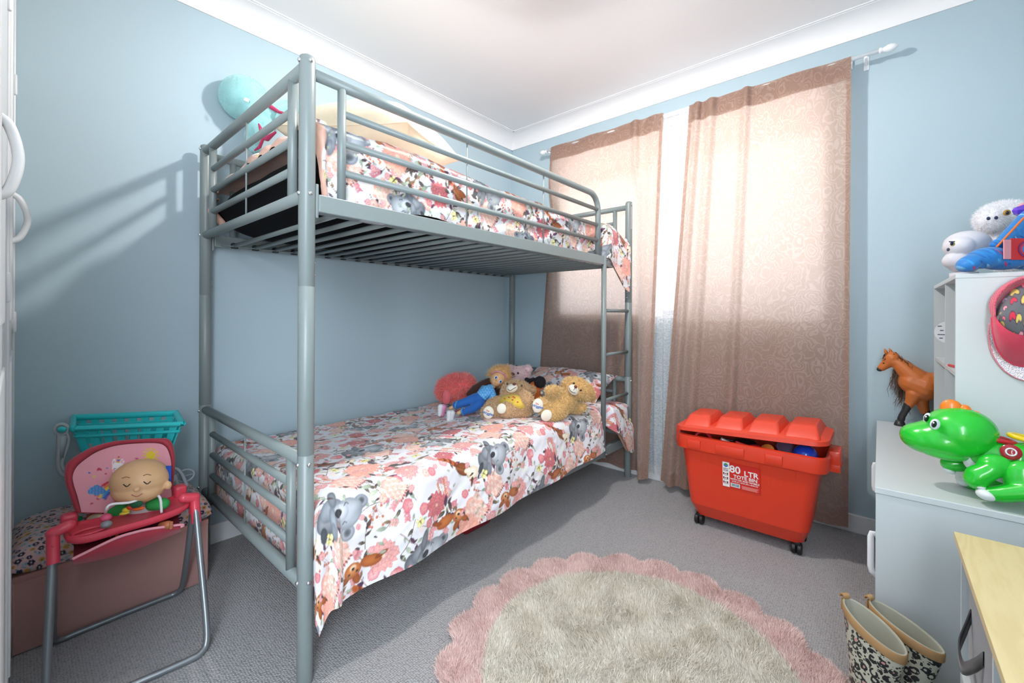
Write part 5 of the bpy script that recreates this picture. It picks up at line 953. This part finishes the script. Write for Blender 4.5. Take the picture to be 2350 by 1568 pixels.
def boot(rim_c, dirv, ln, wd, label):
    d = A(*dirv, 0); d /= np.linalg.norm(d); s = np.cross(A(0, 0, 1), d); t = thing('gumboot', (rim_c[0], rim_c[1], 0), label, 'boot', 'leopard print gumboots')
    def el(z, off, a, b, n=40, tilt=0., e=1.):
        q = []
        for j in range(n): th = 2*PI*j/n; ca, sa = math.cos(th), math.sin(th); ca = math.copysign(abs(ca)**e, ca); sa = math.copysign(abs(sa)**e, sa); q.append(rim_c*A(1, 1, 0)+d*(off+a*ca)+s*b*sa+A(0, 0, z-tilt*ca))
        return q
    R_ = rim_c[2]; a0 = ln/2; b0 = wd/2
    secs = [el(.012, .035, .098, .036, e=.85), el(.03, .036, .099, .037, e=.85), el(.052, .030, .090, .036), el(.075, .012, .070, .035), el(.10, .0, .057, .035), el(.14, -.002, .056, .036), el(.19, .0, a0*.90, b0*.98), el(R_-.02, .0, a0*.985, b0, tilt=.016)]
    mesh('shaft', loft(secs, True, False), M_LEO, t)
    mesh('sole', loft([el(0, .035, .097, .035, e=.85), el(.004, .035, .101, .039, e=.85), el(.018, .035, .101, .039, e=.85), el(.022, .035, .098, .036, e=.85)]), M_TAN, t)
    mesh('trim_band', loft([el(R_-.024, 0, a0*.985+.001, b0+.001, tilt=.016), el(R_-.022, 0, a0+.001, b0+.0015, tilt=.016), el(R_-.003, 0, a0+.002, b0+.002, tilt=.018), el(R_, 0, a0, b0, tilt=.018)], False, False), M_TAN, t)
    mesh('lining', loft([el(R_, 0, a0, b0, tilt=.018), el(R_+.001, 0, a0-.003, b0-.003, tilt=.018), el(R_-.004, 0, a0-.005, b0-.005, tilt=.018), el(.16, 0, .050, .030), el(.10, 0, .048, .028), el(.05, .01, .06, .027)], False, True), M_LIN, t)
    bk_ = rim_c-d*(a0+.002)+A(0, 0, .016); mesh('pull_tab', join([loft([[bk_+s*x+A(0, 0, z)+d*y for x, z, y in ((-.009, -.03, -.002), (.009, -.03, -.002), (.009, .0, -.002), (-.009, .0, -.002))], [bk_+s*x+A(0, 0, z)+d*y for x, z, y in ((-.009, -.03, .001), (.009, -.03, .001), (.009, .0, .001), (-.009, .0, .001))]]), xf(loft([[(r*math.cos(a_), y, r*math.sin(a_)+.004) for y, r in ((-.009, .008), (.009, .008), (.009, .0055), (-.009, .0055))] for a_ in np.linspace(-.5, PI+.5, 10)]), frame(bk_, d, s))]), M_TAN, t, angle=50)
boot(A(2.162, .880, .25), (.755, -.66), .152, .072, 'leopard print gumboot nearer the rug'); boot(A(2.222, .935, .248), (.90, -.43), .150, .066, 'leopard print gumboot nearer the white cabinet')
# dark shoe in the gap
sh = thing('shoe', (2.33, .95, 0), 'black shoe with red stitching between the boots and the cube unit', 'shoe'); D = 1.05
b = blob('upper', [g_sph((2.365, .93, .075), (.075, .045, .06)), g_sph((2.335, .94, .055), (.05, .042, .05)), g_sph((2.40, .93, .095), (.05, .04, .05))], mat('black_patent', '121214', .2, coat=.5), sh, .005)
mesh('stitching', g_tube(bez([(2.318, .900, .075), (2.331, .894, .092), (2.345, .890, .10), (2.353, .885, .112)], 8), .0035, 8), mat('red_cord', 'b01828', .5), sh)
# ------------------------------------------------------------------ toy horse
HY = 1.985; M_BAY = mat('bay_vinyl', 'c46c30', .42, var=.05, vscale=20); M_DRK = mat('dark_hoof', '2b2a2b', .4); M_MANE = mat('dark_mane', '30241f', .7)
def hp(u, v, r=None, dy=0.): p = on(u, v, 1, HY+dy); return p if r is None else (p, px(r, dep(p)))
def hchain(P, dy=0.):
    q = [hp(u, v, r, dy) for u, v, r in P]; return join([g_caps(a[0], b[0], a[1], b[1]) for a, b in zip(q[:-1], q[1:])])
hs = thing('toy_horse', (2.32, HY, ch), 'brown toy horse with dark mane standing at the back of the cabinet', 'toy horse')
o2 = lambda x, z, r, dy=0.: ((x, HY+dy, z), r)
def wch(P): return join([g_caps(a[0], b[0], a[1], b[1]) for a, b in zip(P[:-1], P[1:])])
hb = [hchain([(2047, 822, 15), (2036, 834, 11), (2024, 844, 8)]), hchain([(2044, 826, 14), (2060, 832, 14), (2080, 850, 19), (2100, 868, 25)]), hchain([(2096, 878, 27), (2120, 886, 33)]),
      wch([o2(2.30, .737, .050), o2(2.40, .735, .050), o2(2.49, .74, .052)]), hchain([(2098, 905, 16), (2091, 920, 11), (2084, 932, 8)], -.018), hchain([(2112, 905, 17), (2116, 928, 12), (2122, 944, 9)], .018),
      wch([o2(2.50, .71, .04, -.02), o2(2.50, .65, .026, -.022), o2(2.515, .615, .018, -.022)]), wch([o2(2.49, .71, .04, .02), o2(2.485, .65, .026, .022), o2(2.50, .615, .018, .022)])]
b = blob('body', hb, M_BAY, hs, .0035, 3)
for P, dy in (([(2084, 930, 8.5), (2076, 945, 6.5), (2070, 955, 6.5), (2068, 962, 7)], -.018), ([(2122, 943, 9), (2130, 955, 6.5), (2134, 964, 7)], .018)): mesh('lower_leg', hchain(P, dy), M_DRK, hs)
for (x, dy) in ((2.515, -.022), (2.50, .022)): mesh('lower_leg', wch([o2(x, .62, .017, dy), o2(x-.006, .578, .011, dy), o2(x-.006, .566, .013, dy)]), M_DRK, hs)
for u, v, dy in ((2065, 966, -.018), (2136, 966, .018)): p = hp(u, v, None, dy); mesh('hoof', g_lathe([(0, 0), (.020, 0), (.019, .006), (.013, .022), (0, .024)], 16, (p[0], p[1], ch+.0005)), M_DRK, hs)
for x, dy in ((2.509, -.022), (2.494, .022)): mesh('hoof', g_lathe([(0, 0), (.020, 0), (.019, .006), (.013, .022), (0, .024)], 16, (x-.004, HY+dy, ch+.0005)), M_DRK, hs)
mesh('muzzle', E(2020, 847, dep(hp(2020, 847)), 7, 5.5, 6, 25), M_DRK, b)
for u, v, dy in ((2035, 808, -.008), (2046, 807, .010)): p = hp(u, v+4, None, dy); mesh('ear', g_lathe([(0, -.004), (.007, 0), (.006, .012), (0, .026)], 12, p, (-.35, -.2, 1)), M_BAY, b)
p = hp(2028, 833); mesh('eye', g_sph((p[0], p[1]-.0165, p[2]), (.004, .003, .003)), mat('bead_141316', '141316', .12), b)
mesh('joint_line', g_tube([hp(2056+6*math.sin(a), 831+17*math.cos(a))+A(0, -.0, 0)+A(.003*math.cos(2*a), -.024*abs(math.sin(a/1.)), 0) for a in np.linspace(0, PI, 14)], .0012, 6), M_DRK, b)
def hair(name, base, n, ln, dirs, m, w=.0016):
    V = []; F = []; k = 0
    for i in range(n):
        p = base[RNG.integers(len(base))]+RNG.normal(0, .004, 3); d = A(*dirs)+RNG.normal(0, .12, 3); L = ln*RNG.uniform(.55, 1.1); q = [p+d*L*t_+A(0, 0, -L*.28*t_*t_)+RNG.normal(0, .0025, 3)*t_*2 for t_ in (0, .25, .5, .75, 1.)]; s_ = RNG.normal(size=3); s_ /= np.linalg.norm(s_)
        for j, qq in enumerate(q): V += [qq-s_*w*(1.1-j/5), qq+s_*w*(1.1-j/5)]
        for j in range(4): F.append((k+2*j, k+2*j+1, k+2*j+3, k+2*j+2))
        k += 10
    return mesh(name, (np.array(V), F), m, hs)
hair('mane', bez([hp(2052, 815, None, -.010), hp(2072, 832, None, -.016), hp(2090, 848, None, -.02), hp(2112, 862, None, -.01)], 12)+A(0, 0, .006), 260, .05, (.25, .05, -.25), M_MANE)
hair('forelock', [hp(2040, 812, None, -.006), hp(2034, 816, None, -.008)], 50, .022, (-.5, -.15, -.7), mat('blue_black_forelock', '1c2440', .25, coat=.5), .002)
fm = hair('mane', bez([hp(2054, 846, None, .012), hp(2060, 858, None, .012), hp(2072, 880, None, .014), hp(2078, 890, None, .014)], 10), 170, .10, (-.05, .0, -.75), mat('brown_mane', '5a4334', .6))
mesh('tail', wch([o2(2.535, .745, .014), o2(2.56, .70, .018), o2(2.565, .63, .012)]), M_MANE, hs)
# ------------------------------------------------------------------ toy dinosaur
DY = 1.13; M_DINO = mat('green_vinyl', '22c030', .22, var=.06, vscale=9, coat=.35); M_DW = mat('dino_white', 'dfe4e4', .35); M_OR = mat('dino_orange', 'ee7f1c', .28, coat=.2)
def dE(u, v, ru, rv, ty=None, dy=0., ang=0): 
    p = on(u, v, 1, DY+dy); D = dep(p); a = R(ang); k = 1/RT[0]; x = A(1, 0, 0)*math.cos(a)+UP*math.sin(a); y = -A(1, 0, 0)*math.sin(a)+UP*math.cos(a); ty = min(ru, rv) if ty is None else ty
    return g_sph(p, 1, np.stack([x*px(ru, D), y*px(rv, D), A(0, 1, 0)*px(ty, D)], 1), 28, 20)
def dC(P, dy=0.):
    q = [(on(u, v, 1, DY+dy+(e[0] if e else 0)), px(r, dep(on(u, v, 1, DY+dy)))) for u, v, r, *e in P]; return join([g_caps(a[0], b[0], a[1], b[1], 20) for a, b in zip(q[:-1], q[1:])])
dn = thing('toy_dinosaur', (2.43, DY, ch), 'bright green plastic dinosaur with orange crest crawling on the white cabinet', 'toy dinosaur')
hd = blob('head', [dE(2202, 988, 62, 53, 54), dE(2164, 1008, 64, 42, 50, ang=-4), dE(2126, 1006, 47, 35, 42, ang=-6), dE(2150, 1022, 50, 26, 42, ang=-10), dE(2225, 1010, 40, 40, 44)], M_DINO, dn, .004, 8)
for u, v, a, b_ in ((2183, 938, 19, 21), (2214, 943, 11.5, 14), (2238, 956, 11, 13)): mesh('crest', dE(u, v, a, b_, 9), M_OR, hd)
for (u, v, dy) in ((2146, 974, -.062), (2128.5, 960, -.012)):
    e_ = mesh('eye', E(u, v, dep(on(u, v, 1, DY+dy)), 11 if dy < -.03 else 8, 12.5, 6, -15), mat('eye_white', 'e4e8f4', .15, coat=.5), hd); D = dep(on(u, v, 1, DY+dy)); mesh('pupil', E(u-2, v, D-.0058, 5.8, 8, 2.5, -15), mat('bead_141316', '141316', .12), e_); mesh('glint', E(u-3.5, v-3.5, D-.0088, 1.8, 2, 1), mat('eye_glint', 'ffffff', .2), e_)
stroke_ = lambda P, w, m, p, n: mesh(n, g_tube(bez(P, 6), w, 8), m, p)
mesh('jaw', dE(2156, 1032, 50, 19, 39, ang=-8), mat('dino_chin', '3cc848', .25), hd)
mesh('neck', dC([(2232, 1046, 20), (2240, 1062, 21)], .0), M_DW, dn)
bd_ = blob('body', [dE(2305, 1052, 66, 42, 40), dE(2380, 1070, 70, 52, 46), dE(2250, 1040, 26, 22, 26), dC([(2440, 1085, 44), (2500, 1110, 26), (2540, 1128, 14)])], M_DINO, dn, .004, 6)
mesh('belly', join([dE(2318, 1082, 46, 30, 33), dE(2262, 1068, 22, 20, 24)]), M_DW, dn)
for (u, v, h, nm) in ((2284, 1006, 'c8202c', 'red_hoop'), (2362, 1009, 'e8c81c', 'yellow_hoop')):
    c = on(u, v, 1, DY); mesh(nm, g_tube([c+A(.032*math.cos(a), .022*math.sin(a), -.006*math.cos(a)) for a in np.linspace(0, 2*PI, 33)[:-1]], .0062, 10, closed=True), mat('hoop_'+h, h, .25, coat=.3), bd_)
c = on(2320, 1038, 1, DY-.044); n_ = A(-.1, -1, .25); bt_ = mesh('button', g_lathe([(0, -.004), (.0185, -.004), (.0185, .003), (.015, .0055), (0, .0065)], 28, c, n_), mat('button_red', '9c1420', .2, coat=.4), bd_, angle=40); nn_ = n_/np.linalg.norm(n_)
ux = np.cross(nn_, UP); ux /= np.linalg.norm(ux); uy = np.cross(ux, nn_); mesh('button_ring', g_tube([c+nn_*.0066+ux*.0085*math.cos(a)+uy*.0085*math.sin(a) for a in np.linspace(0, 2*PI, 29)[:-1]], .0017, 8, closed=True), M_DW, bt_)
def limb(nm, prims, tip, tname): o = blob(nm, prims, M_DINO, dn, .0035, 5); mesh(tname, tip, M_DW, o)
limb('arm', [dE(2284, 1070, 30, 27, 18, -.055), dC([(2275, 1078, 20), (2245, 1092, 23), (2240, 1100, 22)], -.065)], dE(2247, 1115, 13, 6.5, 14, -.070, -15), 'claws')
limb('arm', [dC([(2228, 1064, 10), (2200, 1066, 17), (2180, 1064, 17)], .05)], dE(2178, 1079, 12, 7, 13, .05, -25), 'claws')
limb('leg', [dE(2350, 1098, 36, 40, 22, -.06), dC([(2360, 1128, 22), (2300, 1134, 19), (2272, 1134, 16)], -.075)], dE(2264, 1135, 18, 13, 18, -.077, -10), 'claws')
limb('leg', [dE(2345, 1098, 30, 34, 20, .055), dC([(2290, 1112, 18), (2245, 1112, 17), (2228, 1110, 13)], .06)], dE(2212, 1106, 13, 10, 15, .062, 0), 'claws')
# ------------------------------------------------------------------ on top of the bookcase
M_POT = mat('white_bisque', 'd6d4da', .5, var=.02)
ow = thing('owl_ornament', (2.40, 1.455, bt), 'smooth white owl ornament at the front of the bookcase top', 'ornament'); D = 1.40
b = blob('body', [E(2219, 560, D, 42, 30, 38), E(2200, 566, D-.01, 24, 24, 30), E(2218, 592, D, 38, 28, 36), E(2200, 598, D-.005, 28, 22, 28), E(2190, 596, D-.01, 15, 16, 14), E(2212, 612, D, 26, 16, 26)], M_POT, ow, .003, 4)
mesh('foot', g_lathe([(0, 0), (.034, 0), (.034, .02), (0, .02)], 20, at(2212, 612, D)*A(1, 1, 0)+A(0, 0, bt)), M_POT, ow)
e_ = mesh('eye', E(2186, 560, D-.052, 5.2, 5.4, 3, -20), mat('owl_amber', 'c9a94a', .3), b); mesh('pupil', E(2184.5, 559, D-.0555, 3.6, 4.2, 2), mat('owl_dark', '23284a', .2), e_); mesh('brow', CH([(2179, 555, D-.054, 1.2), (2191, 554.5, D-.055, 1.)]), mat('owl_dark', '23284a', .2), b)
mesh('beak', E(2176, 573, D-.035, 2.6, 4, 3), mat('owl_beak', '3a3f4a', .4), b)
D = 1.52; ow = thing('plush_owl', (2.52, 1.52, bt), 'fluffy white plush owl behind the blue bag on the bookcase', 'soft toy')
b = blob('body', [E(2304, 502, D, 52, 38, 44), E(2275, 503, D-.02, 24, 27, 26), E(2310, 560, D, 42, 55, 40), E(2325, 585, D, 46, 40, 40)], mat('white_plush', 'f6f5fa', .95), ow, .006, 4); fur(b, 16000, .012, .0013, fur_mat('white_pile', 'f4f3fb', 'ffffff'), .6, .15)
for u, v in ((2268.5, 501.5), (2286, 500)): eye(u, v, D-.068, 4.2, '2a3358', b, 'nostril')
e_ = mesh('eye', E(2311, 488, D-.075, 8.5, 6.8, 4, 10), mat('plush_amber', 'b98a2c', .2, coat=.5), b); mesh('pupil', E(2312.5, 488.5, D-.0795, 4.2, 4.5, 2.4), mat('bead_141316', '141316', .12), e_)
# satchel printed in swirling blue; plain generic motif in place of the printed figure
T = Tile(400, 300, '2478c0'); rr_ = RNG.uniform
for i in range(46): x, y = rr_(0, 400), rr_(0, 300); T.lens(x, y, rr_(35, 65), rr_(40, 90), rr_(4, 10), ['0d4a94', '3fb0f0', '124f9c', 'b4e2f6'][i % 4], ['2b9ae4', '0d4a94'][i % 2])
for i in range(12): x, y = rr_(0, 400), rr_(0, 300); T.lens(x, y, rr_(40, 60), rr_(30, 60), rr_(3, 6), ['f0e6c0', 'e8743a', 'f4f4f8', 'd03a6a'][i % 4], ['e8d890', 'c8502a', 'ffffff', 'b02050'][i % 4], '3a3358')
bg = thing('satchel', (2.47, 1.31, bt), 'bright blue patterned bag folded over on the bookcase top', 'bag'); D = 1.235
b = blob('body', [E(2225, 604, D, 26, 17, 24, 38), E(2262, 592, D, 40, 24, 32, 14), E(2300, 594, D, 60, 26, 34, 2), E(2360, 586, D+.02, 60, 34, 34)], attr_mat('swirl_print', .5, .15, 300), bg, .0022, 6)
def colour(o, fn):
    me = o.data; v = np.empty(len(me.vertices)*3, np.float32); me.vertices.foreach_get('co', v); v = v.reshape(-1, 3)+wloc(o); a_ = me.color_attributes.new('Col', 'FLOAT_COLOR', 'POINT'); c_ = np.ones((len(v), 4), np.float32); c_[:, :3] = lina(fn(v)); a_.data.foreach_set('color', c_.ravel())
TS = T; swirl = lambda v: TS.sampleat((v@RT)*2000, -v[:, 2]*2000+(v@FW)*700)
colour(b, swirl)
f_ = blob('flap', [CH([(2288, 562, D-.0, 13), (2300, 560, D, 15), (2350, 510, D+.01, 17), (2420, 440, D+.04, 18)]), CH([(2300, 566, D, 12), (2360, 540, D+.01, 26), (2420, 500, D+.03, 30)])], attr_mat('swirl_print', .5, .15, 300), bg, .0022, 5); colour(f_, swirl)
mesh('flap_edge', CH([(2288, 566, D-.018, 2.2), (2298, 556, D-.02, 2.2), (2345, 505, D-.015, 2.4), (2420, 436, D+.01, 2.6)]), mat('orange_piping', 'd8743a', .5), f_)
cm = mesh('camera_print', xf(g_box((-.032, -.030, -.0018), (.05, .030, .0018), .001), frame(at(2345, 572, D-.043), RT, UP, -FW)), mat('print_red', 'c8282f', .5), b, smooth=False)
q = at(2345, 572, D-.0455); 
for r_, h in ((.022, '7a2a6a'), (.017, 'c83048'), (.012, '3f7fc8'), (.006, '1a3f88')): mesh('lens_print', g_lathe([(0, 0), (r_, 0), (r_, .0006+(.022-r_)*.05), (0, .0006+(.022-r_)*.05)], 28, q+RT*.012, -FW), mat('print_'+h, h, .4), cm, smooth=False)
mesh('camera_side_print', xf(g_box((-.051, -.028, -.0016), (-.031, .026, .0016), .001), frame(at(2345, 572, D-.0435), RT, UP, -FW)), mat('print_rose', 'd9909a', .5), cm, smooth=False)
gm = thing('gem_toy', at(2346, 490, 1.30), 'purple faceted toy gem resting on the upper fold of the blue bag', 'toy'); D = 1.27
mesh('gem', xf(g_lathe([(0, -.03), (.012, -.02), (.019, 0), (.016, .018), (0, .034)], 6), frame(at(2345, 484, D), RT*.3+FW*.9, UP, RT)), mat('purple_gem', '6a3ac8', .12, coat=.6), gm, smooth=False); mesh('bow', E(2348, 472, D+.01, 12, 6, 6, 15), mat('pink_satin', 'e8a0a8', .5), gm)
# ------------------------------------------------------------------ cap hanging on the bookcase side
PY = by0; cp = thing('cap', (2.46, PY-.06, .99), 'pink mesh-back cap with heart print hanging on the side of the bookcase', 'cap'); M_CAP = mat('pink_twill', 'd8405c', .8, var=.05, bump=.2, bscale=600, sheen=.3)
kk = 1
def cpt(u, v, dy): return on(u, v, 1, PY-dy)
# crown: dome bulging out from the panel, heart print at the front, mesh behind
T = Tile(420, 300, '626469')
for i in range(46): x, y = (i % 8)*53+RNG.uniform(-12, 12)+26*((i//8) % 2), (i//8)*50+RNG.uniform(-10, 10); T.heart(x, y, RNG.uniform(11, 24), ['e89aa8', 'd8c060', '4fb890', 'd03048', 'e8788c', 'c8b8d8'][int(RNG.uniform(0, 6))], '4a2c48', RNG.uniform(160, 200))
th = np.linspace(0, PI, 70); ph = np.linspace(0, 1, 46); TH, PH = np.meshgrid(th, ph, indexing='ij')
front = np.array([cpt(u, v, .012) for u, v in bez([(2283, 728, 0), (2291, 700, 0), (2318, 668, 0), (2356, 650, 0), (2402, 656, 0), (2424, 700, 0), (2432, 742, 0)], 24)[:140, :2]])
low = bez([cpt(2290, 738, .07), cpt(2318, 760, .092), cpt(2352, 772, .10), cpt(2394, 766, .092), cpt(2428, 746, .07)], 35)[:140]
nrow = min(len(front), len(low)); PH = np.linspace(0, 1, 46); G = np.array([[front[i]*(1-t)+low[i]*t+A(0, -.045*math.sin(PI*t)**.8, .012*math.sin(PI*t)) for t in PH] for i in range(nrow)])
G2 = G+A(0, .006, 0); V, F = g_grid(G); V2, F2 = g_grid(G2[::-1]); uu, vv = np.meshgrid(np.linspace(0, 420, nrow), np.linspace(0, 150, 46), indexing='ij'); ccol = T.sampleat(uu*.999, vv*.999).reshape(-1, 3)
mesh('front_panel', (np.concatenate([V, V2]), np.concatenate([F, F2+len(V)])), attr_mat('heart_print', .7, .15, 600), cp, col=np.concatenate([ccol, ccol*0+.4]))
t = NT('pink_mesh'); bt2 = t.n('TexBrick') if False else None; co = t.coord(); v_ = t.voro(co, 420, 'F1', .15); t.base(t.mix(t.math('LESS_THAN', v_, .42), lin('d33c58'), lin('e98a9a'))); t.p(Roughness=.7, Sheen_Weight=.3); t.bump(v_, .5, .002); M_NET = t.m
back = bez([cpt(2278, 735, .05), cpt(2270, 700, .03), cpt(2282, 672, .015), cpt(2312, 648, .01), cpt(2356, 632, .01), cpt(2410, 640, .01), cpt(2440, 700, .02)], 24)[:140]
G = np.array([[front[i]*(1-t)+back[i]*t+A(0, -.03*math.sin(PI*t), .008*math.sin(PI*t)) for t in np.linspace(0, 1, 14)] for i in range(min(nrow, len(back)))]); V, F = g_grid(G); V2, F2 = g_grid((G+A(0, .004, 0))[::-1]); mesh('mesh_back', (np.concatenate([V, V2]), np.concatenate([F, F2+len(V)])), M_NET, cp)
mesh('seam', g_tube(front, .0035, 8), M_CAP, cp)
o_ = bez([cpt(2276, 728, .06), cpt(2280, 770, .055), cpt(2292, 806, .04), cpt(2318, 832, .028), cpt(2350, 841, .024), cpt(2392, 836, .028), cpt(2424, 800, .04), cpt(2434, 750, .055)], 10); i_ = bez([cpt(2284, 722, .075), cpt(2292, 738, .085), cpt(2306, 752, .095), cpt(2326, 764, .10), cpt(2352, 770, .104), cpt(2390, 766, .10), cpt(2420, 752, .085), cpt(2430, 742, .075)], 10)
G = np.array([[a_*(1-t)+b_*t+A(0, -.012*math.sin(PI*t), 0) for t in np.linspace(0, 1, 16)] for a_, b_ in zip(i_, o_)]); V, F = g_grid(G); V2, F2 = g_grid((G+A(0, .004, -.001))[::-1]); mesh('brim', (np.concatenate([V, V2]), np.concatenate([F, F2+len(V)])), M_CAP, cp); mesh('brim_edge', g_tube(o_, .0028, 8), M_CAP, cp)
# iridescent pouch hanging behind it
t = NT('iridescent_vinyl'); lw = t.n('LayerWeight'); lw.inputs[0].default_value = .5; n = t.noise(t.coord(), 14, 2); c = t.ramp(n, [(.3, lin('bfe3d6')), (.5, lin('d8d4e6')), (.7, lin('ecd9cf'))]); t.base(c); t.p(Roughness=.25, Metallic=.35, Coat_Weight=.5); t.bump(t.voro(t.coord(), 330), .4, .002); 
ol2 = [(2272, 742), (2270, 775), (2278, 812), (2300, 845), (2330, 866), (2360, 873), (2400, 866), (2432, 838), (2444, 780), (2440, 742)]; O2 = [cpt(u, v, .004) for u, v in bez([(*p, 0) for p in ol2], 6)[:, :2]]
pc = tag(mesh('hanging_pouch', loft([O2, [p-A(0, .006, 0) for p in O2]]), t.m, angle=40), 'iridescent rounded pouch hanging behind the pink cap', 'pouch'); mesh('edge_binding', g_tube([p-A(0, .003, 0) for p in O2], .0032, 8), mat('pink_piping', 'd88a94', .6), pc)
# ------------------------------------------------------------------ light: bulb on the ceiling, daylight through the window, added fill behind the camera
M_LAMP = mat('lamp_white', 'efefef', .4)
t = NT('added_shade_opal'); t.base((.8, .8, .78)); tl = t.n('BsdfTranslucent'); tl.inputs[0].default_value = (.9, .88, .85, 1); mx = t.n('MixShader'); mx.inputs[0].default_value = .62; t.t.links.new(t.b.outputs[0], mx.inputs[1]); t.t.links.new(tl.outputs[0], mx.inputs[2]); t.t.links.new(mx.outputs[0], t.out.inputs[0]); M_SHADE = t.m
lp = thing('ceiling_lamp', (1.27, .72, ZC), 'plain batten lamp on the ceiling above the rug', 'ceiling lamp'); mesh('batten', g_lathe([(0, ZC), (.05, ZC), (.05, ZC-.02), (.024, ZC-.03), (.022, ZC-.06), (0, ZC-.06)], 24, (1.27, .72, 0)), M_LAMP, lp)
def light(name, typ, loc, energy, color=(1, 1, 1), **k):
    l = bpy.data.lights.new(name, typ); l.energy = energy; l.color = color
    for a, b in k.items(): setattr(l, a, b)
    o = bpy.data.objects.new(name, l); o.location = loc; COL.objects.link(o); return o
light('ceiling_bulb', 'POINT', (1.27, .72, ZC-.125), 72, (1, .955, .91), shadow_soft_size=.045)
mesh('added_shade', g_lathe([(.026, ZC-.035), (.10, ZC-.075), (.145, ZC-.116), (.147, ZC-.118), (.102, ZC-.071), (.026, ZC-.031)], 32, (1.27, .72, 0)), M_SHADE, lp)  # unseen shade, added to hold direct bulb light off the ceiling
h = light('added_fill', 'AREA', (2.58, -.98, 1.15), 84, (.84, .92, 1.), shape='RECTANGLE', size=.9, size_y=1.6); h.rotation_euler = Vector((-1., .30, -.10)).to_track_quat('-Z', 'Y').to_euler()  # added fill lamp behind the camera, brightens the bed front and left side
w = light('sun', 'SUN', (1.4, 5, 3.2), 3.0, (.84, .89, 1.), angle=R(2.5)); w.rotation_euler = Vector((-.06, -1, -.42)).to_track_quat('-Z', 'Y').to_euler()
w = light('sunlit_eave_glow', 'AREA', ((WX0+WX1)/2, YW+.26, 1.82), 30, (1., .87, .76), shape='RECTANGLE', size=2.4, size_y=1.25); w.rotation_euler = (R(-90), 0, 0)
wd = bpy.data.worlds.new('sky'); SC.world = wd; wd.use_nodes = True; bgd = wd.node_tree.nodes['Background']; bgd.inputs[0].default_value = (.78, .86, 1., 1); bgd.inputs[1].default_value = 1.6
# ------------------------------------------------------------------ camera
cd = bpy.data.cameras.new('camera'); co_ = bpy.data.objects.new('camera', cd); COL.objects.link(co_); cd.sensor_fit = 'HORIZONTAL'; cd.sensor_width = 36; cd.lens = CF/2350*36
cd.shift_y = -(784-CHOR)/2350; cd.clip_start = .02
M = Matrix.Rotation(R(CYAW), 4, 'Z')@Matrix.Rotation(R(90), 4, 'X')@Matrix.Rotation(R(CROLL), 4, 'Z'); M.translation = Vector(CAM); co_.matrix_world = M
SC.camera = co_
vs = SC.view_settings; SC.display_settings.display_device = 'sRGB'; vs.view_transform = 'Standard'; vs.look = 'None'; vs.exposure = 0.; vs.gamma = 1.; vs.use_curve_mapping = False
SC.cycles.use_light_tree = False; SC.cycles.max_bounces = 6; SC.cycles.transparent_max_bounces = 8; SC.cycles.sample_clamp_indirect = 6.
